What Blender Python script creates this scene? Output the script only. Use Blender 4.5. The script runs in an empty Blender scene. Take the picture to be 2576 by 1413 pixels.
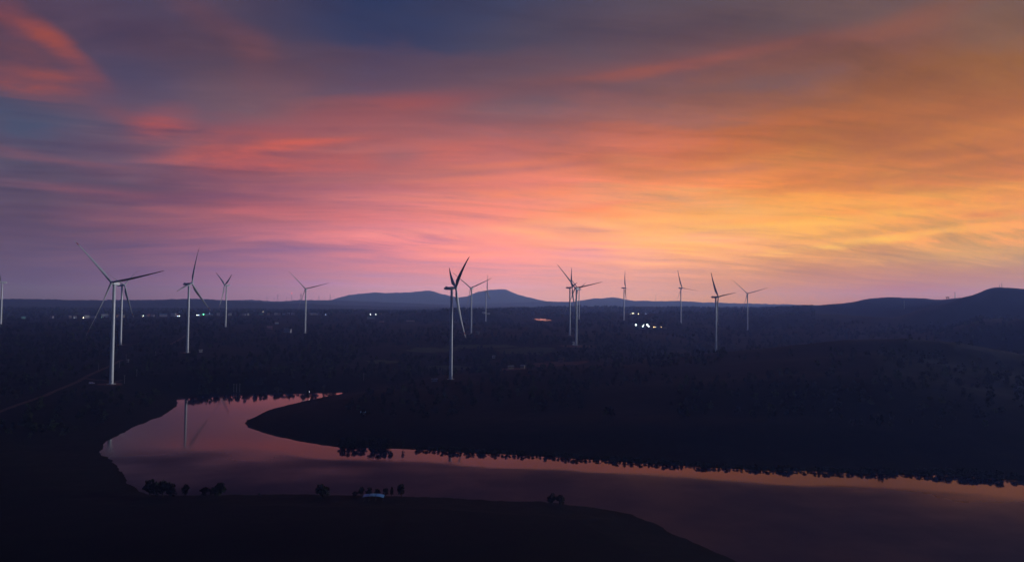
import bpy, bmesh, math, random
import numpy as np
from mathutils import Matrix, Vector

rng = np.random.default_rng(7)
random.seed(7)
scene = bpy.context.scene
COL = scene.collection

# ------------------------------------------------------------------ camera
F_PX, CX, CY = 1717.6, 1288.0, 706.5          # focal length and centre in units of a 2576 px wide picture
CAM = np.array([0.0, 0.0, 100.0])
_p, _r = math.radians(2.15), math.radians(0.45)
FW = np.array([0, math.cos(_p), math.sin(_p)])
_R0 = np.array([1.0, 0, 0]); _U0 = np.array([0, -math.sin(_p), math.cos(_p)])
RT = _R0 * math.cos(_r) + _U0 * math.sin(_r)
UP = _U0 * math.cos(_r) - _R0 * math.sin(_r)
cam_data = bpy.data.cameras.new('camera')
cam_data.sensor_width = 36.0
cam_data.lens = F_PX / 2576 * 36.0
cam_data.clip_start = 1.0
cam_data.clip_end = 60000.0
cam = bpy.data.objects.new('camera', cam_data)
M = Matrix.Identity(4)
for i in range(3):
    M[i][0], M[i][1], M[i][2], M[i][3] = RT[i], UP[i], -FW[i], CAM[i]
cam.matrix_world = M
COL.objects.link(cam)
scene.camera = cam


def ray(px, py):
    return RT * (px - CX) / F_PX - UP * (py - CY) / F_PX + FW


def project(P):
    q = np.asarray(P, float) - CAM
    w = q @ FW
    return CX + F_PX * (q @ RT) / w, CY - F_PX * (q @ UP) / w


# ------------------------------------------------------------------ exposure
scene.view_settings.view_transform = 'Standard'
scene.view_settings.look = 'None'
scene.view_settings.exposure = 0.0
scene.view_settings.gamma = 1.0
scene.view_settings.use_curve_mapping = False
scene.cycles.use_denoising = True
scene.cycles.max_bounces = 6
scene.cycles.diffuse_bounces = 2
scene.cycles.glossy_bounces = 3
scene.cycles.volume_bounces = 1
scene.cycles.sample_clamp_indirect = 4.0


def lin(c):
    c = np.asarray(c, float) / 255.0
    return np.where(c <= 0.04045, c / 12.92, ((c + 0.055) / 1.055) ** 2.4)


# ------------------------------------------------------------------ haze and sun figures
HAZE_DENSITY = 1.15e-4
HAZE_COLOR = (0.31, 0.42, 1.0, 1.0)
HAZE_G = 0.24
HAZE_TOP, HAZE_HALF = 428.0, 14200.0
SUN_AZ, SUN_EL = 74.0, 3.6                  # the low glow to the right

# ------------------------------------------------------------------ sky (afterglow, behind thin streaked cloud)
SX = [0, 320, 640, 960, 1288, 1610, 1930, 2250, 2576]
SY = [0, 120, 240, 360, 480, 560, 640, 720, 765]
SKYC = np.array([
    [(80, 64, 88), (76, 66, 92), (74, 64, 88), (45, 55, 92), (60, 64, 95), (84, 72, 88), (88, 76, 86), (104, 80, 82), (112, 88, 84)],
    [(92, 66, 84), (85, 66, 90), (92, 68, 84), (66, 64, 95), (80, 70, 90), (98, 76, 88), (112, 78, 82), (130, 84, 75), (138, 96, 70)],
    [(76, 74, 98), (90, 76, 100), (105, 80, 95), (118, 80, 94), (122, 84, 95), (128, 90, 96), (138, 90, 80), (152, 92, 60), (162, 100, 45)],
    [(84, 78, 104), (100, 82, 106), (140, 86, 98), (165, 94, 98), (180, 104, 105), (196, 108, 88), (188, 106, 62), (180, 106, 50), (188, 110, 28)],
    [(78, 68, 94), (106, 76, 100), (150, 88, 104), (188, 108, 114), (232, 130, 116), (244, 142, 97), (240, 146, 80), (226, 136, 60), (204, 125, 35)],
    [(84, 68, 96), (112, 76, 104), (165, 98, 120), (230, 132, 138), (252, 150, 132), (255, 176, 116), (255, 186, 100), (252, 166, 60), (240, 155, 32)],
    [(88, 72, 105), (112, 82, 115), (158, 104, 134), (205, 126, 145), (248, 150, 150), (255, 172, 140), (250, 170, 115), (216, 152, 80), (190, 145, 55)],
    [(80, 66, 110), (108, 82, 125), (145, 105, 145), (190, 136, 165), (214, 150, 165), (214, 150, 150), (192, 132, 120), (170, 112, 85), (168, 118, 55)],
    [(78, 66, 112), (106, 82, 128), (140, 106, 150), (182, 136, 168), (204, 150, 170), (206, 148, 152), (186, 130, 122), (164, 110, 86), (160, 112, 56)],
], float)
BEHIND = {-2: (62, 74, 124), 2: (64, 74, 124), 8: (58, 70, 118), 16: (48, 60, 106), 24: (38, 49, 90), 40: (27, 36, 70), 90: (20, 28, 60)}


def sky_at(azd, eld):
    a, e = math.radians(azd), math.radians(eld)
    if abs(azd) < 75:
        P = CAM + 1000 * np.array([math.sin(a) * math.cos(e), math.cos(a) * math.cos(e), math.sin(e)])
        x, y = project(P)
    else:
        x, y = (0, 0) if azd < 0 else (2576, 0)
        P = CAM + 1000 * np.array([math.sin(math.radians(37)) * math.cos(e), math.cos(math.radians(37)) * math.cos(e), math.sin(e)])
        y = project(P)[1] if eld < 60 else -3000
    front = np.array([np.interp(min(max(x, 0), 2576), SX, [np.interp(min(max(y, 0), 765), SY, SKYC[:, j, k]) for j in range(9)]) for k in range(3)])
    bk = sorted(BEHIND)
    back = np.array([np.interp(eld, bk, [BEHIND[q][k] for q in bk]) for k in range(3)])
    c = lin(front)
    # upward out of the frame the glow fades to the blue of the zenith
    wz = min(max((eld - 24) / 22.0, 0), 1)
    c = c * (1 - wz) + lin(back) * wz
    wa = min(max((abs(azd) - 42) / (55 if azd > 0 else 40), 0), 1)
    wa = wa * wa * (3 - 2 * wa)
    c = c * (1 - wa) + lin(back) * wa
    return through_haze(c, azd, eld)


def through_haze(c, azd, eld):
    # the colours above are those seen from the ground; the clear sky beyond the haze layer is what is left without it
    sg = HAZE_DENSITY * np.array(HAZE_COLOR[:3])
    path = min(HAZE_HALF * 1.05, (HAZE_TOP - 100) / math.sin(math.radians(max(eld, 0.6))))
    T = np.maximum(np.exp(-sg * path), 0.05)
    A = np.array([np.interp(azd, [-60, -37, 0, 37, 60], q) for q in ((.05, .06, .16, .20, .18), (.055, .065, .14, .18, .16), (.14, .17, .27, .33, .32))])
    return np.clip((c - A * (1 - T)) / T, c * 0.15, c * 7.0 + 0.01)


world = bpy.data.worlds.new('World')
scene.world = world
world.use_nodes = True
NT = world.node_tree
NT.nodes.clear()


class G:
    """small helper that writes a node graph as expressions"""
    def __init__(self, nt): self.nt = nt

    def new(self, t, **kw):
        n = self.nt.nodes.new(t)
        for k, v in kw.items(): setattr(n, k, v)
        return n

    def put(self, sock, v):
        if hasattr(v, 'is_output'): self.nt.links.new(v, sock)
        else: sock.default_value = v

    def m(self, op, a, b=0.0, c=0.0, clamp=False):
        n = self.new('ShaderNodeMath', operation=op, use_clamp=clamp)
        self.put(n.inputs[0], a); self.put(n.inputs[1], b); self.put(n.inputs[2], c)
        return n.outputs[0]

    def add(self, a, b): return self.m('ADD', a, b)
    def sub(self, a, b): return self.m('SUBTRACT', a, b)
    def mul(self, a, b): return self.m('MULTIPLY', a, b)
    def div(self, a, b): return self.m('DIVIDE', a, b)

    def rng(self, v, a, b, c=0.0, d=1.0, smooth=True):
        n = self.new('ShaderNodeMapRange', interpolation_type='SMOOTHSTEP' if smooth else 'LINEAR')
        self.put(n.inputs[0], v)
        for i, q in enumerate((a, b, c, d)): n.inputs[1 + i].default_value = q
        return n.outputs[0]

    def xyz(self, x, y, z=0.0):
        n = self.new('ShaderNodeCombineXYZ')
        self.put(n.inputs[0], x); self.put(n.inputs[1], y); self.put(n.inputs[2], z)
        return n.outputs[0]

    def noise(self, vec, scale, detail=4.0, rough=0.5, dist=0.0):
        n = self.new('ShaderNodeTexNoise')
        self.put(n.inputs['Vector'], vec)
        n.inputs['Scale'].default_value = scale; n.inputs['Detail'].default_value = detail
        n.inputs['Roughness'].default_value = rough; n.inputs['Distortion'].default_value = dist
        return n.outputs[0]

    def mix(self, f, a, b, blend='MIX'):
        n = self.new('ShaderNodeMix', data_type='RGBA', blend_type=blend)
        self.put(n.inputs[0], f)
        self.put(n.inputs[6], a if hasattr(a, 'is_output') else (*a, 1.0))
        self.put(n.inputs[7], b if hasattr(b, 'is_output') else (*b, 1.0))
        return n.outputs[2]


g = G(NT)
tc = g.new('ShaderNodeTexCoord')
sep = g.new('ShaderNodeSeparateXYZ')
NT.links.new(tc.outputs['Generated'], sep.inputs[0])
dx, dy, dz = sep.outputs
DEG = 180 / math.pi
az = g.mul(g.m('ARCTAN2', dx, dy), DEG)
el = g.mul(g.m('ARCSINE', g.m('MINIMUM', g.m('MAXIMUM', dz, -1.0), 1.0)), DEG)
# cloud layer coordinates: the direction projected on a gently curved layer overhead
den = g.add(g.m('MAXIMUM', dz, 0.0), 0.09)
pu, pv = g.div(dx, den), g.div(dy, den)
ca, sa = math.cos(math.radians(14)), math.sin(math.radians(14))
su = g.add(g.mul(pu, ca), g.mul(pv, sa))
sv = g.sub(g.mul(pv, ca), g.mul(pu, sa))
bend = g.sub(g.noise(g.xyz(pu, pv, 3.0), 0.35, 2.0), 0.5)
sv2 = g.add(sv, g.mul(bend, 1.6))
streak = g.noise(g.xyz(g.mul(su, 0.30), sv2, 0.0), 1.35, 7.0, 0.58, 0.25)       # long thin bands
fine = g.noise(g.xyz(g.mul(su, 0.22), sv2, 7.0), 4.2, 6.0, 0.6, 0.35)
puff = g.noise(g.xyz(g.mul(pu, 0.7), pv, 11.0), 1.3, 5.0, 0.55, 0.4)
s0, f0, p0 = g.sub(streak, 0.5), g.sub(fine, 0.5), g.sub(puff, 0.5)
mott = g.noise(g.xyz(g.mul(pu, 0.75), pv, 23.0), 3.4, 6.0, 0.62, 0.3)
m0 = g.mul(g.sub(mott, 0.5), g.rng(el, 4.0, 12.0))
lowfade = g.rng(el, 0.5, 6.0, 0.12, 1.0)
# the bands carry the colours of the sky beside them up, down and along
el_w = g.add(el, g.mul(g.add(g.mul(s0, 7.0), g.add(g.add(g.mul(f0, 3.5), g.mul(p0, 5.0)), g.mul(m0, 6.0))), lowfade))
az_w = g.add(az, g.mul(g.add(g.mul(p0, 14.0), g.mul(s0, 6.0)), lowfade))
azf = g.m('MULTIPLY_ADD', az_w, 1 / 360.0, 0.5)

ROWS = [-2, 0.4, 0.9, 1.4, 2.0, 2.7, 3.5, 4.5, 6, 8, 10, 13, 16, 19, 22, 26, 36, 60]
AZS = [-180, -120, -90, -65, -50, -42, -35, -29, -23, -17, -11, -5.5, 0, 5.5, 11, 17, 23, 29, 35, 42, 52, 65, 80, 100, 130, 180]
cur = None
for i, e in enumerate(ROWS):
    n = g.new('ShaderNodeValToRGB')
    cr = n.color_ramp
    cr.interpolation = 'LINEAR'
    els = cr.elements
    while len(els) < len(AZS): els.new(0.5)
    for k, a in enumerate(AZS):
        els[k].position = a / 360.0 + 0.5
    for k, a in enumerate(AZS):
        els[k].color = (*sky_at(a, e), 1)
    g.put(n.inputs[0], azf)
    cur = n.outputs[0] if cur is None else g.mix(g.rng(el_w, ROWS[i - 1], e), cur, n.outputs[0])

# thin cloud lit from below: bands a little brighter and dimmer
bright = g.add(1.0, g.mul(g.add(g.add(g.mul(s0, 0.9), g.mul(f0, 1.15)), g.mul(m0, 0.9)), lowfade))
cur = g.mix(1.0, cur, g.xyz(bright, g.add(1.0, g.mul(g.sub(bright, 1.0), 0.85)), g.add(1.0, g.mul(g.sub(bright, 1.0), 0.55))), 'MULTIPLY')

# single clouds and clear gaps at their own places in the sky: (x, y, half width, half height, tilt) of the picture, colour, strength
CLOUDS = [
    (35, 62, 90, 24, 18, (168, 76, 62), 0.75),
    (140, 112, 95, 24, 34, (178, 80, 58), 0.85),
    (215, 165, 60, 16, 38, (150, 74, 68), 0.6),
    (80, 150, 130, 36, 8, (140, 72, 70), 0.55),
    (110, 215, 130, 30, -3, (172, 78, 62), 0.8),
    (160, 196, 60, 12, -8, (196, 88, 58), 0.6),
    (30, 190, 50, 12, 2, (92, 70, 92), 0.5),
    (412, 308, 62, 30, -22, (196, 82, 74), 0.9),
    (330, 300, 60, 24, 14, (140, 76, 86), 0.5),
    (570, 75, 130, 34, 26, (116, 70, 78), 0.6),
    (640, 145, 40, 50, 10, (124, 74, 80), 0.6),
    (640, 345, 150, 40, -4, (176, 82, 84), 0.7),
    (690, 372, 190, 15, -11, (222, 98, 78), 0.9),
    (600, 420, 90, 24, -6, (200, 88, 84), 0.7),
    (760, 415, 220, 20, -4, (206, 94, 86), 0.7),
    (1010, 265, 190, 26, -6, (170, 82, 80), 0.75),
    (840, 300, 100, 20, -4, (160, 80, 88), 0.5),
    (1210, 372, 200, 22, -5, (204, 104, 92), 0.6),
    (1000, 395, 60, 22, -10, (132, 100, 116), 0.6),
    (1310, 290, 150, 34, -3, (122, 96, 106), 0.6),
    (1640, 172, 330, 22, -5, (142, 80, 78), 0.6),
    (1730, 163, 230, 12, -5, (176, 88, 68), 0.5),
    (2080, 118, 330, 24, -9, (150, 86, 68), 0.55),
    (560, 515, 330, 14, 2, (178, 90, 102), 0.5),
    (820, 540, 260, 12, -1, (206, 108, 116), 0.5),
    (130, 400, 200, 11, 3, (134, 80, 94), 0.6),
    (325, 208, 100, 46, 4, (62, 68, 104), 0.8),
    (45, 305, 120, 44, 6, (56, 76, 108), 0.8),
    (250, 460, 300, 15, 9, (74, 70, 96), 0.7),
    (500, 290, 120, 22, 4, (100, 82, 104), 0.5),
    (980, 60, 200, 80, 0, (38, 52, 92), 0.7),
    (940, 455, 190, 10, -4, (150, 100, 112), 0.6),
    (1190, 430, 260, 9, -3, (150, 104, 112), 0.5),
    (1340, 412, 260, 9, -4, (236, 128, 92), 0.6),
    (1340, 440, 300, 8, -4, (240, 134, 104), 0.6),
    (1960, 205, 160, 22, 2, (116, 88, 90), 0.65),
    (2240, 220, 260, 20, -6, (140, 88, 62), 0.5),
    (1800, 432, 190, 11, -3, (176, 116, 98), 0.7),
    (2240, 440, 260, 9, -4, (176, 112, 62), 0.6),
    (2430, 285, 230, 24, -8, (150, 90, 42), 0.5),
    (2480, 330, 220, 15, -9, (212, 128, 26), 0.7),
    (2420, 420, 220, 12, -6, (170, 104, 34), 0.55),
    (2150, 512, 560, 12, -2.5, (255, 172, 66), 0.7),
    (1900, 490, 260, 9, -2, (222, 140, 84), 0.5),
    (2090, 552, 520, 11, -2.5, (255, 188, 90), 0.6),
    (2290, 574, 280, 8, -4, (206, 148, 76), 0.9),
    (2440, 580, 260, 10, -4, (255, 166, 34), 0.9),
    (2160, 611, 180, 9, -6, (255, 198, 66), 1.0),
    (2460, 632, 190, 18, -4, (204, 160, 74), 0.6),
    (2300, 668, 260, 13, 2, (176, 118, 78), 0.6),
    (2180, 700, 300, 9, 1, (184, 124, 96), 0.5),
    (1080, 585, 340, 12, -4, (255, 146, 148), 0.6),
    (1500, 478, 440, 13, -3, (255, 150, 100), 0.6),
    (1560, 560, 400, 14, -3, (255, 192, 124), 0.5),
    (1300, 525, 300, 8, -3, (236, 132, 122), 0.5),
]
wN = g.add(g.mul(s0, 2.4), g.mul(f0, 1.7))
wX = g.add(g.mul(p0, 2.2), g.mul(f0, 1.2))
soft = g.mul(g.rng(mott, 0.3, 0.68, 0.3, 1.0), g.rng(g.add(streak, g.mul(fine, 0.7)), 0.6, 1.05, 0.5, 1.0))
for (x, y, hw, hh, tilt, colr, st) in CLOUDS:
    d0 = ray(x, y)
    a0 = math.degrees(math.atan2(d0[0], d0[1])); e0 = math.degrees(math.atan2(d0[2], math.hypot(d0[0], d0[1])))
    u = d0 / np.linalg.norm(d0)
    sc = math.degrees(1 / F_PX) * (np.dot(u, FW))           # degrees per picture unit out there
    A, B = hw * sc, hh * sc
    t = math.radians(-tilt)
    ux = g.mul(g.sub(g.add(az, g.mul(wX, min(0.45 * A, 4.0))), a0), math.cos(math.radians(e0)))
    uy = g.sub(g.add(el, g.mul(wN, min(0.25 + 0.7 * B, 2.2))), e0)
    qa = g.div(g.add(g.mul(ux, math.cos(t)), g.mul(uy, math.sin(t))), A)
    qb = g.div(g.sub(g.mul(uy, math.cos(t)), g.mul(ux, math.sin(t))), B)
    dist = g.m('SQRT', g.add(g.mul(qa, qa), g.mul(qb, qb)))
    msk = g.mul(g.rng(dist, 1.9, 0.0), soft)
    cur = g.mix(g.mul(msk, st), cur, tuple(float(q_) for q_ in through_haze(lin(colr), a0, e0)))

# below the horizon the world is dark land
cur = g.mix(g.rng(el, -3.0, -0.6), (0.01, 0.012, 0.02), cur)
# the last of the physical twilight sky, faint
nish = g.new('ShaderNodeTexSky', sky_type='NISHITA', sun_disc=False)
nish.sun_elevation = math.radians(SUN_EL); nish.sun_rotation = math.radians(SUN_AZ)
SKY_GAIN = 1.0
bg1 = g.new('ShaderNodeBackground'); g.put(bg1.inputs[0], cur); bg1.inputs[1].default_value = SKY_GAIN
bg2 = g.new('ShaderNodeBackground'); g.put(bg2.inputs[0], nish.outputs[0]); bg2.inputs[1].default_value = 0.001
ads = g.new('ShaderNodeAddShader')
NT.links.new(bg1.outputs[0], ads.inputs[0]); NT.links.new(bg2.outputs[0], ads.inputs[1])
wo = g.new('ShaderNodeOutputWorld'); NT.links.new(ads.outputs[0], wo.inputs[0])

# ------------------------------------------------------------------ sun: the low glow to the right
sd = bpy.data.lights.new('sun', 'SUN')
sd.energy = 4.5
sd.angle = math.radians(10)
sd.color = (0.55, 0.63, 1.0)
sun = bpy.data.objects.new('sun', sd)
a_, e_ = math.radians(SUN_AZ), math.radians(SUN_EL)
sun.rotation_euler = Vector((math.sin(a_) * math.cos(e_), math.cos(a_) * math.cos(e_), math.sin(e_))).to_track_quat('Z', 'Y').to_euler()
sun.location = (600, 60, 300)
COL.objects.link(sun)



def tag(o, label=None, cat=None, group=None, kind=None):
    if label: o['label'] = label
    if cat: o['category'] = cat
    if group: o['group'] = group
    if kind: o['kind'] = kind
    return o


def mesh_np(name, V, faces):
    """faces: (n,3) or (n,4) int array"""
    V = np.asarray(V, np.float32); Fa = np.asarray(faces, np.int32)
    me = bpy.data.meshes.new(name)
    k = Fa.shape[1]
    me.vertices.add(len(V)); me.vertices.foreach_set('co', V.ravel())
    me.loops.add(Fa.size); me.loops.foreach_set('vertex_index', Fa.ravel())
    me.polygons.add(len(Fa)); me.polygons.foreach_set('loop_start', np.arange(0, Fa.size, k, dtype=np.int32))
    me.update(calc_edges=True)
    return me


def link(name, me, mat, parent=None):
    o = bpy.data.objects.new(name, me)
    if mat and not me.materials: me.materials.append(mat)
    COL.objects.link(o)
    if parent: o.parent = parent
    return o


def empty(name, loc, rz=0.0):
    o = bpy.data.objects.new(name, None)
    o.empty_display_size = 1.0
    COL.objects.link(o); o.location = tuple(float(q) for q in loc); o.rotation_euler = (0, 0, rz)
    return o


def copy_tree(o, parent=None):
    c = o.copy(); COL.objects.link(c); c.parent = parent
    for ch in o.children: copy_tree(ch, c)
    return c


class MB:
    """collects boxes, bars and lofted tubes into one mesh"""
    def __init__(self): self.v = []; self.f = []

    def poly(self, vs, fs):
        b = len(self.v); self.v += [tuple(map(float, q)) for q in vs]; self.f += [tuple(b + i for i in q) for q in fs]

    def box(self, c, s, rz=0.0):
        x, y, z = [q / 2 for q in s]; co, si = math.cos(rz), math.sin(rz)
        P = [(-x, -y, -z), (x, -y, -z), (x, y, -z), (-x, y, -z), (-x, -y, z), (x, -y, z), (x, y, z), (-x, y, z)]
        self.poly([(c[0] + a * co - b * si, c[1] + a * si + b * co, c[2] + d) for a, b, d in P],
                  [(3, 2, 1, 0), (4, 5, 6, 7), (0, 1, 5, 4), (1, 2, 6, 5), (2, 3, 7, 6), (3, 0, 4, 7)])

    def tube(self, pts, rad, n=6, caps=True):
        pts = [np.array(p, float) for p in pts]
        if not hasattr(rad, '__len__'): rad = [rad] * len(pts)
        b = len(self.v)
        for i, p in enumerate(pts):
            t = pts[min(i + 1, len(pts) - 1)] - pts[max(i - 1, 0)]
            t /= np.linalg.norm(t) + 1e-9
            a = np.cross(t, (0, 0, 1.0)) if abs(t[2]) < 0.95 else np.cross(t, (1.0, 0, 0))
            a /= np.linalg.norm(a); c = np.cross(t, a)
            for k in range(n):
                w = 2 * math.pi * k / n
                self.v.append(tuple(p + rad[i] * (math.cos(w) * a + math.sin(w) * c)))
        for i in range(len(pts) - 1):
            for k in range(n):
                k2 = (k + 1) % n
                self.f.append((b + i * n + k, b + i * n + k2, b + (i + 1) * n + k2, b + (i + 1) * n + k))
        if caps:
            self.f.append(tuple(b + k for k in range(n))[::-1]); e = b + (len(pts) - 1) * n
            self.f.append(tuple(e + k for k in range(n)))

    def mesh(self, name, smooth=False):
        me = bpy.data.meshes.new(name); me.from_pydata(self.v, [], self.f)
        bm = bmesh.new(); bm.from_mesh(me); bmesh.ops.recalc_face_normals(bm, faces=bm.faces); bm.to_mesh(me); bm.free()
        if smooth: me.shade_smooth()
        return me

    def build(self, name, mat, parent=None, smooth=False):
        return link(name, self.mesh(name, smooth), mat, parent)


# ------------------------------------------------------------------ materials
def material(name, color, rough=0.6, noise=0.0, scale=1.0, spec=0.3, metal=0.0, bump=0.0, emit=None, estr=0.0):
    m = bpy.data.materials.new(name); m.use_nodes = True
    nt = m.node_tree; b = nt.nodes['Principled BSDF']; q = G(nt)
    b.inputs['Roughness'].default_value = rough; b.inputs['Metallic'].default_value = metal
    b.inputs['Specular IOR Level'].default_value = spec
    if noise > 0:
        t = q.new('ShaderNodeTexCoord'); n = q.noise(t.outputs['Object'], scale, 5.0, 0.6)
        c = np.array(color)
        q.put(b.inputs['Base Color'], q.mix(q.rng(n, 0.3, 0.7), tuple(c * (1 - noise)), tuple(np.minimum(c * (1 + noise), 1))))
        if bump > 0:
            bn = q.new('ShaderNodeBump'); bn.inputs['Strength'].default_value = bump; q.put(bn.inputs['Height'], n)
            nt.links.new(bn.outputs[0], b.inputs['Normal'])
    else:
        b.inputs['Base Color'].default_value = (*color, 1)
    if emit:
        b.inputs['Emission Color'].default_value = (*emit, 1); b.inputs['Emission Strength'].default_value = estr
        m.cycles.emission_sampling = 'NONE'
    return m


M_WHITE = material('white_turbine_paint', (0.55, 0.56, 0.57), 0.35, 0.05, 0.25, 0.4)
M_BLADE = material('blade_gelcoat', (0.34, 0.35, 0.37), 0.32, 0.04, 0.2, 0.4)
M_RED = material('red_band_paint', (0.22, 0.03, 0.03), 0.4, 0.08, 0.5)
M_DOOR = material('grey_steel_door', (0.25, 0.26, 0.28), 0.5, 0.1, 2)
M_CONC = material('concrete', (0.30, 0.29, 0.27), 0.85, 0.2, 0.6)
M_STEEL = material('galvanised_steel', (0.18, 0.18, 0.2), 0.55, 0.15, 0.5, 0.4)
M_WOOD = material('weathered_wood', (0.06, 0.05, 0.045), 0.85, 0.3, 3)
M_BARK = material('bark', (0.035, 0.027, 0.02), 0.9, 0.3, 2)
M_LEAF = material('leaves', (0.012, 0.018, 0.008), 0.75, 0.45, 0.35, 0.12)
M_LEAF2 = material('pale_leaves', (0.026, 0.038, 0.013), 0.75, 0.4, 0.3, 0.12)
M_LEAF3 = material('dull_leaves', (0.016, 0.016, 0.009), 0.78, 0.4, 0.3, 0.12)
M_GLASS = material('dark_window_glass', (0.02, 0.025, 0.03), 0.08, spec=0.6)
M_TYRE = material('rubber', (0.02, 0.02, 0.02), 0.8, 0.2, 4)
M_VAN = material('white_vehicle_paint', (0.7, 0.72, 0.74), 0.3, 0.06, 1.0, 0.5)
M_PANEL = material('panel_glass', (0.34, 0.35, 0.42), 0.1, 0.1, 0.3, 0.5)

# ------------------------------------------------------------------ turbines: where they stand (see list below)
#  base px, radial distance (m), base height, yaw the rotor faces (deg clockwise from the view axis), rotor phase
TURB = {
    1: (-1259.0, 1685.7, 40.4, 233, 60), 2: (-436.0, 748.2, 12.5, 180, 42), 3: (-718.1, 1257.4, 24.1, 96, 70),
    4: (-517.6, 1093.7, 22.6, 93, 104), 5: (-757.1, 1810.1, 40.6, 225, 56), 6: (-515.4, 1707.9, 30.1, 177, 44),
    7: (-72.9, 826.8, 12.1, 72, 56), 8: (-97.2, 1641.1, 33.6, 201, 52), 9: (-94.2, 2488.2, 45.2, 90, 0),
    10: (133.3, 1568.3, 34.9, 90, 82), 11: (124.5, 1318.1, 26.4, 213, 40), 12: (242.2, 2460.1, 54.4, 243, 50),
    13: (379.2, 2309.1, 56.5, 90, 102), 14: (524.3, 2118.1, 51.9, 60, 100), 15: (397.8, 1331.9, 12.1, 81, 84),
    16: (709.8, 2057.0, 34.5, 204, 46),
}

# ------------------------------------------------------------------ relief of the land
XG = np.arange(-900.0, 3500.0, 12.0)


def zy(r, x, y):
    v = ray(x, y)
    return CAM[2] + r * v[2] / math.hypot(v[0], v[1])


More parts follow.
